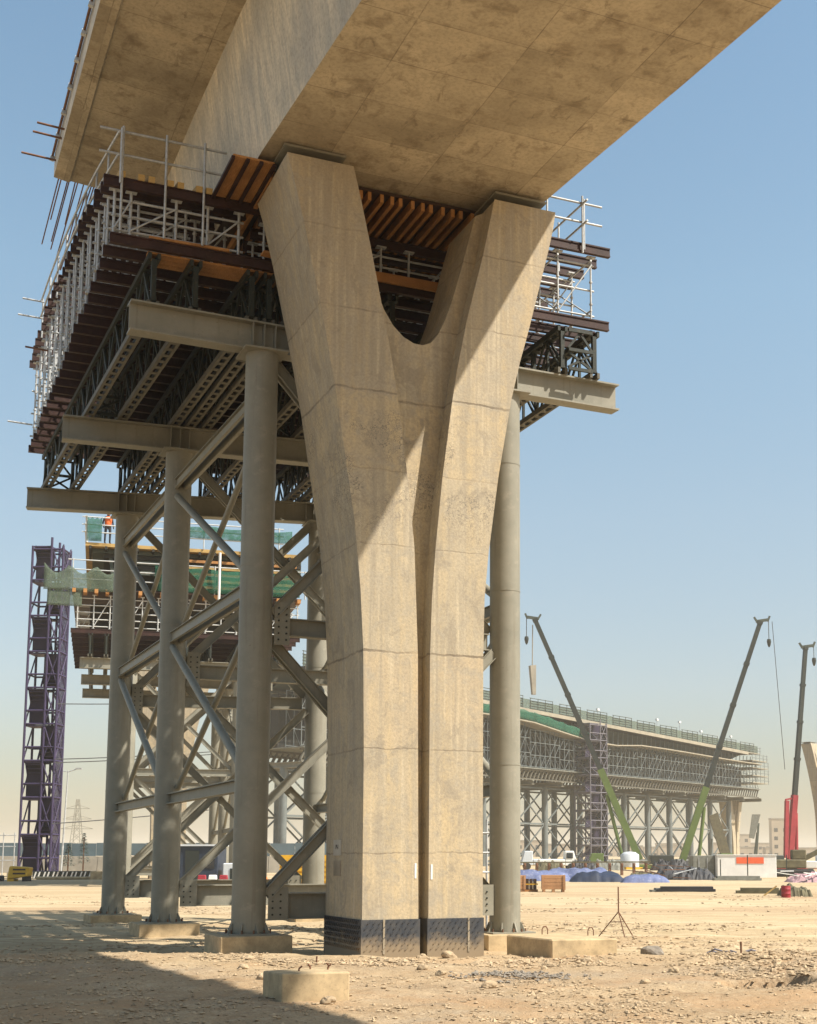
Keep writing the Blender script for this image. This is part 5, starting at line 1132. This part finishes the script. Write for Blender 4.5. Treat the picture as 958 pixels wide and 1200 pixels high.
# overhead wires crossing the left sky
for k, (za, zb, tag_) in enumerate(((13.45, 13.75, 'upper'), (8.95, 9.55, 'middle'), (9.25, 9.75, 'second middle'), (4.5, 5.1, 'lower'))):
    m = MB(); a = Vector((-18, -6, za - 1.5)); b_ = Vector((16, 7, zb + .6)); pts = [a + (b_ - a) * (i / 14) - Vector((0, 0, .5 * sin(pi * i / 14))) for i in range(15)]
    pts = [p for p in pts if p.x > -1.2]
    solo('overhead_wire', f'{tag_} overhead wire right of the purple stair tower', 'wire', m.path(pts, .035, 4), 'cable', (12.5, 104.5, 0), radians(0))
# chevron kerb blocks, yellow machine
for k in range(7):
    t = thing('road_barrier', 'black and white chevron barrier block beside the purple stair tower', 'barrier', at2(9.9 + k * .56, 97.6 - k * .26), radians(-24.5), 'chevron barrier blocks')
    part('block', MB().box(-.28, .28, -.15, .15, -.15, .52), 'boom', t)
    for i in range(2): part('stripe', MB().bar((-.2 + i * .26, -.155, .05), (-.06 + i * .26, -.155, .48), .008, .10, (0, -1, 0)) if False else MB().add([(-.24 + i * .26, -.156, .04), (-.14 + i * .26, -.156, .04), (.0 + i * .26, -.156, .48), (-.10 + i * .26, -.156, .48), (-.24 + i * .26, -.1505, .04), (-.14 + i * .26, -.1505, .04), (.0 + i * .26, -.1505, .48), (-.10 + i * .26, -.1505, .48)], [(0, 1, 2, 3), (7, 6, 5, 4), (0, 4, 5, 1), (1, 5, 6, 2), (2, 6, 7, 3), (3, 7, 4, 0)]), 'white', t)
t = thing('yellow_machine', 'small yellow site machine with dark vents at the far left', 'machine', at2(7.95, 88.7), radians(-24.5))
part('housing', MB().add([(-.62, -.45, .12), (.62, -.45, .30), (.62, .45, .30), (-.62, .45, .12), (-.5, -.42, .92), (.70, -.42, .84), (.70, .42, .84), (-.5, .42, .92)], [(3, 2, 1, 0), (4, 5, 6, 7), (0, 1, 5, 4), (1, 2, 6, 5), (2, 3, 7, 6), (3, 0, 4, 7)]), 'yellow', t, bevel=.06)
for z in (.42, .66): part('vent', MB().box(-.25, .5, -.47, -.43, z, z + .10), 'ply', t)
part('skid', MB().box(-.6, -.2, -.4, .4, -.1, .14), 'yellow', t); part('skid', MB().box(.3, .6, -.4, .4, -.1, .3), 'tyre', t)
solo('black_pipe', 'dark pipe lying on the ground left of the yellow machine', 'pipe', MB().tube((0, 0, .15), (-2.6, 1.1, .2), .22, 10), 'pile', at2(7.1, 89.6))
for k, (x, y, w) in enumerate(((13.3, 92.9, .5), (14.75, 92.2, .45))): solo('concrete_cube', ('pale concrete cube at the end of the chevron barrier', 'second pale concrete cube just right of the third column')[k], 'concrete block', MB().box(-w, w, -w, w, -.1, .55), 'foot', at2(x, y), radians(-24.5), bevel=.04)
solo('pipe_run', 'long pale pipe on the ground in front of the chevron barrier', 'pipe', MB().tube((0, 0, .1), (4.2, -1.9, .1), .1, 8), 'foot', at2(9.6, 95.2))
t = thing('yard_scaffold', 'grey scaffold frame with a small sign left of the purple tower', 'scaffold', at2(6.6, 106), radians(-24.5))
for x in (0, .9, 1.8, 2.6): part('standard', MB().tube((x, 0, 0), (x, 0, 3.2), .04, 6), 'galv', t)
part('ledgers', MB().tube((-2, 0, 1.2), (2.7, 0, 1.2), .035, 5).tube((-2, 0, 2.2), (2.7, 0, 2.2), .035, 5).tube((-2, 0, 3.0), (2.7, 0, 3.0), .035, 5).tube((-1, 0, 3.0), (1.5, 0, 1.6), .03, 5), 'galv', t); part('sign_board', MB().box(-.3, .55, -.08, -.05, .9, 2.0), 'plaque', t); part('sign_mark', MB().box(-.1, .3, -.09, -.081, 1.55, 1.75), 'red', t)
# cabins and plastic barriers seen between the columns
t = thing('site_cabin', 'dark blue site cabin with pale roof edge behind the steel columns', 'cabin', at(-14.75, 66), radians(-24.5))
part('walls', MB().box(-.95, 1.0, 0, 2.0, -.1, 2.05), 'cabin', t, bevel=.02); part('roof', MB().box(-1.05, 1.1, -.1, 2.1, 2.055, 2.14), 'tank', t); dr = part('door', MB().box(-.55, .1, -.04, -.003, .05, 1.85), 'boom', t); part('window', MB().box(.3, .85, -.035, -.003, 1.0, 1.6), 'glass', t)
for k in range(3):
    t = thing('plastic_barrier', ('red plastic road barrier in front of the dark blue cabin', 'white plastic road barrier beside the red one', 'second red plastic road barrier near the nearest column')[k], 'barrier', at(-14.0 + .5 * k, 63.8), radians(-24.5))
    part('shell', MB().add([(-.23, -.2, 0), (.23, -.2, 0), (.23, .2, 0), (-.23, .2, 0), (-.18, -.07, .72), (.18, -.07, .72), (.18, .07, .72), (-.18, .07, .72)], [(3, 2, 1, 0), (4, 5, 6, 7), (0, 1, 5, 4), (1, 2, 6, 5), (2, 3, 7, 6), (3, 0, 4, 7)]), 'white' if k == 1 else 'red', t, bevel=.03); part('foot', MB().box(-.25, .25, -.25, .25, -.03, .06), 'tyre', t)
t = thing('generator_set', 'white and grey generator behind the red barrier', 'generator', at(-13.0, 66), radians(-24.5)); part('housing', MB().box(-.5, .5, 0, 1, .1, 1.25), 'tank', t, bevel=.04); part('vent', MB().box(-.15, .2, -.03, -.003, .3, 1.0), 'boom', t); part('skid', MB().box(-.55, .55, -.05, 1.05, -.05, .098), 'boom', t)
heap(-10.3, 62, 1.6, 1.2, .95, 'crumpled orange safety mesh heap behind the nearest column', 'mesh', 11, 'mesh_heap', 'safety mesh')
heap(-17.0, 78, 1.0, 1.0, .75, 'red cloth covered pile between the second and third columns', 'red', 12, 'covered_pile', 'covered pile')
t = thing('site_container', 'yellow slatted container behind the left side of the pier', 'container', at(-8.4, 60), radians(-24.5)); part('container_box', MB().box(-1.4, .75, 0, 2.2, 0, 1.65), 'yellow', t)
for k in range(7): part('slat', MB().box(-1.4, .75, -.06, -.003, .08 + k * .22, .20 + k * .22), 'yellow', t)
solo('power_cable', 'white plastic water bottle crate by the hoarding', 'crate', MB().box(-.5, .5, -.3, .3, 0, .5).box(-.52, .52, -.32, .32, .5, .56), 'tank', at(-19.5, 100), radians(-24.5)).name = 'plastic_crate'

# ------------------------------------------------------------------ low city on the horizon
rnd = random.Random(4)
def building(l, d, w, h, label, group=None):
    t = thing('low_building', label, 'building', (*ld(l, d), -1), radians(-24.5), group)
    part('wall', MB().box(-w / 2, w / 2, 0, w * .7, 0, h), 'build', t); part('roof', MB().box(-w / 2 - .2, w / 2 + .2, -.2, w * .7 + .2, h + .003, h + .5), 'conc2', t)
    for k in range(max(2, int(w / 4))):
        for j in range(max(1, int(h / 4))): part('window', MB().box(-w / 2 + 1 + k * 4, -w / 2 + 2.6 + k * 4, -.05, -.003, 1.2 + j * 3.6, 2.8 + j * 3.6), 'glass', t)
building(121, 600, 9, 17.5, 'hazy grey block tower on the horizon right of the red crane')
building(119, 700, 12, 12, 'hazy brown block on the horizon left of the red crane')
for k in range(16): building(-190 + k * 22 + rnd.uniform(-5, 5) if k > 5 else 60 + k * 17, 620 + rnd.uniform(0, 150), rnd.uniform(10, 22), rnd.uniform(4, 9), 'low hazy sand coloured house on the horizon', 'low houses on the horizon')

# ------------------------------------------------------------------ dusty air
hm = bpy.data.materials.new('haze'); hm.use_nodes = True; ht = hm.node_tree
for n_ in list(ht.nodes):
    if n_.type != 'OUTPUT_MATERIAL': ht.nodes.remove(n_)
pv = ht.nodes.new('ShaderNodeVolumePrincipled'); pv.inputs['Color'].default_value = (0.76, 0.71, 0.62, 1); pv.inputs['Density'].default_value = 0.00055; pv.inputs['Anisotropy'].default_value = 0.0
ht.links.new(pv.outputs[0], [n_ for n_ in ht.nodes if n_.type == 'OUTPUT_MATERIAL'][0].inputs['Volume'])
me = MB().box(-3500, 3500, -3500, 3500, -3.5, 31).mesh('haze', hm)
o = bpy.data.objects.new('haze', me); COL.objects.link(o); o['kind'] = 'stuff'; o['label'] = 'pale dusty haze filling the air over the site'
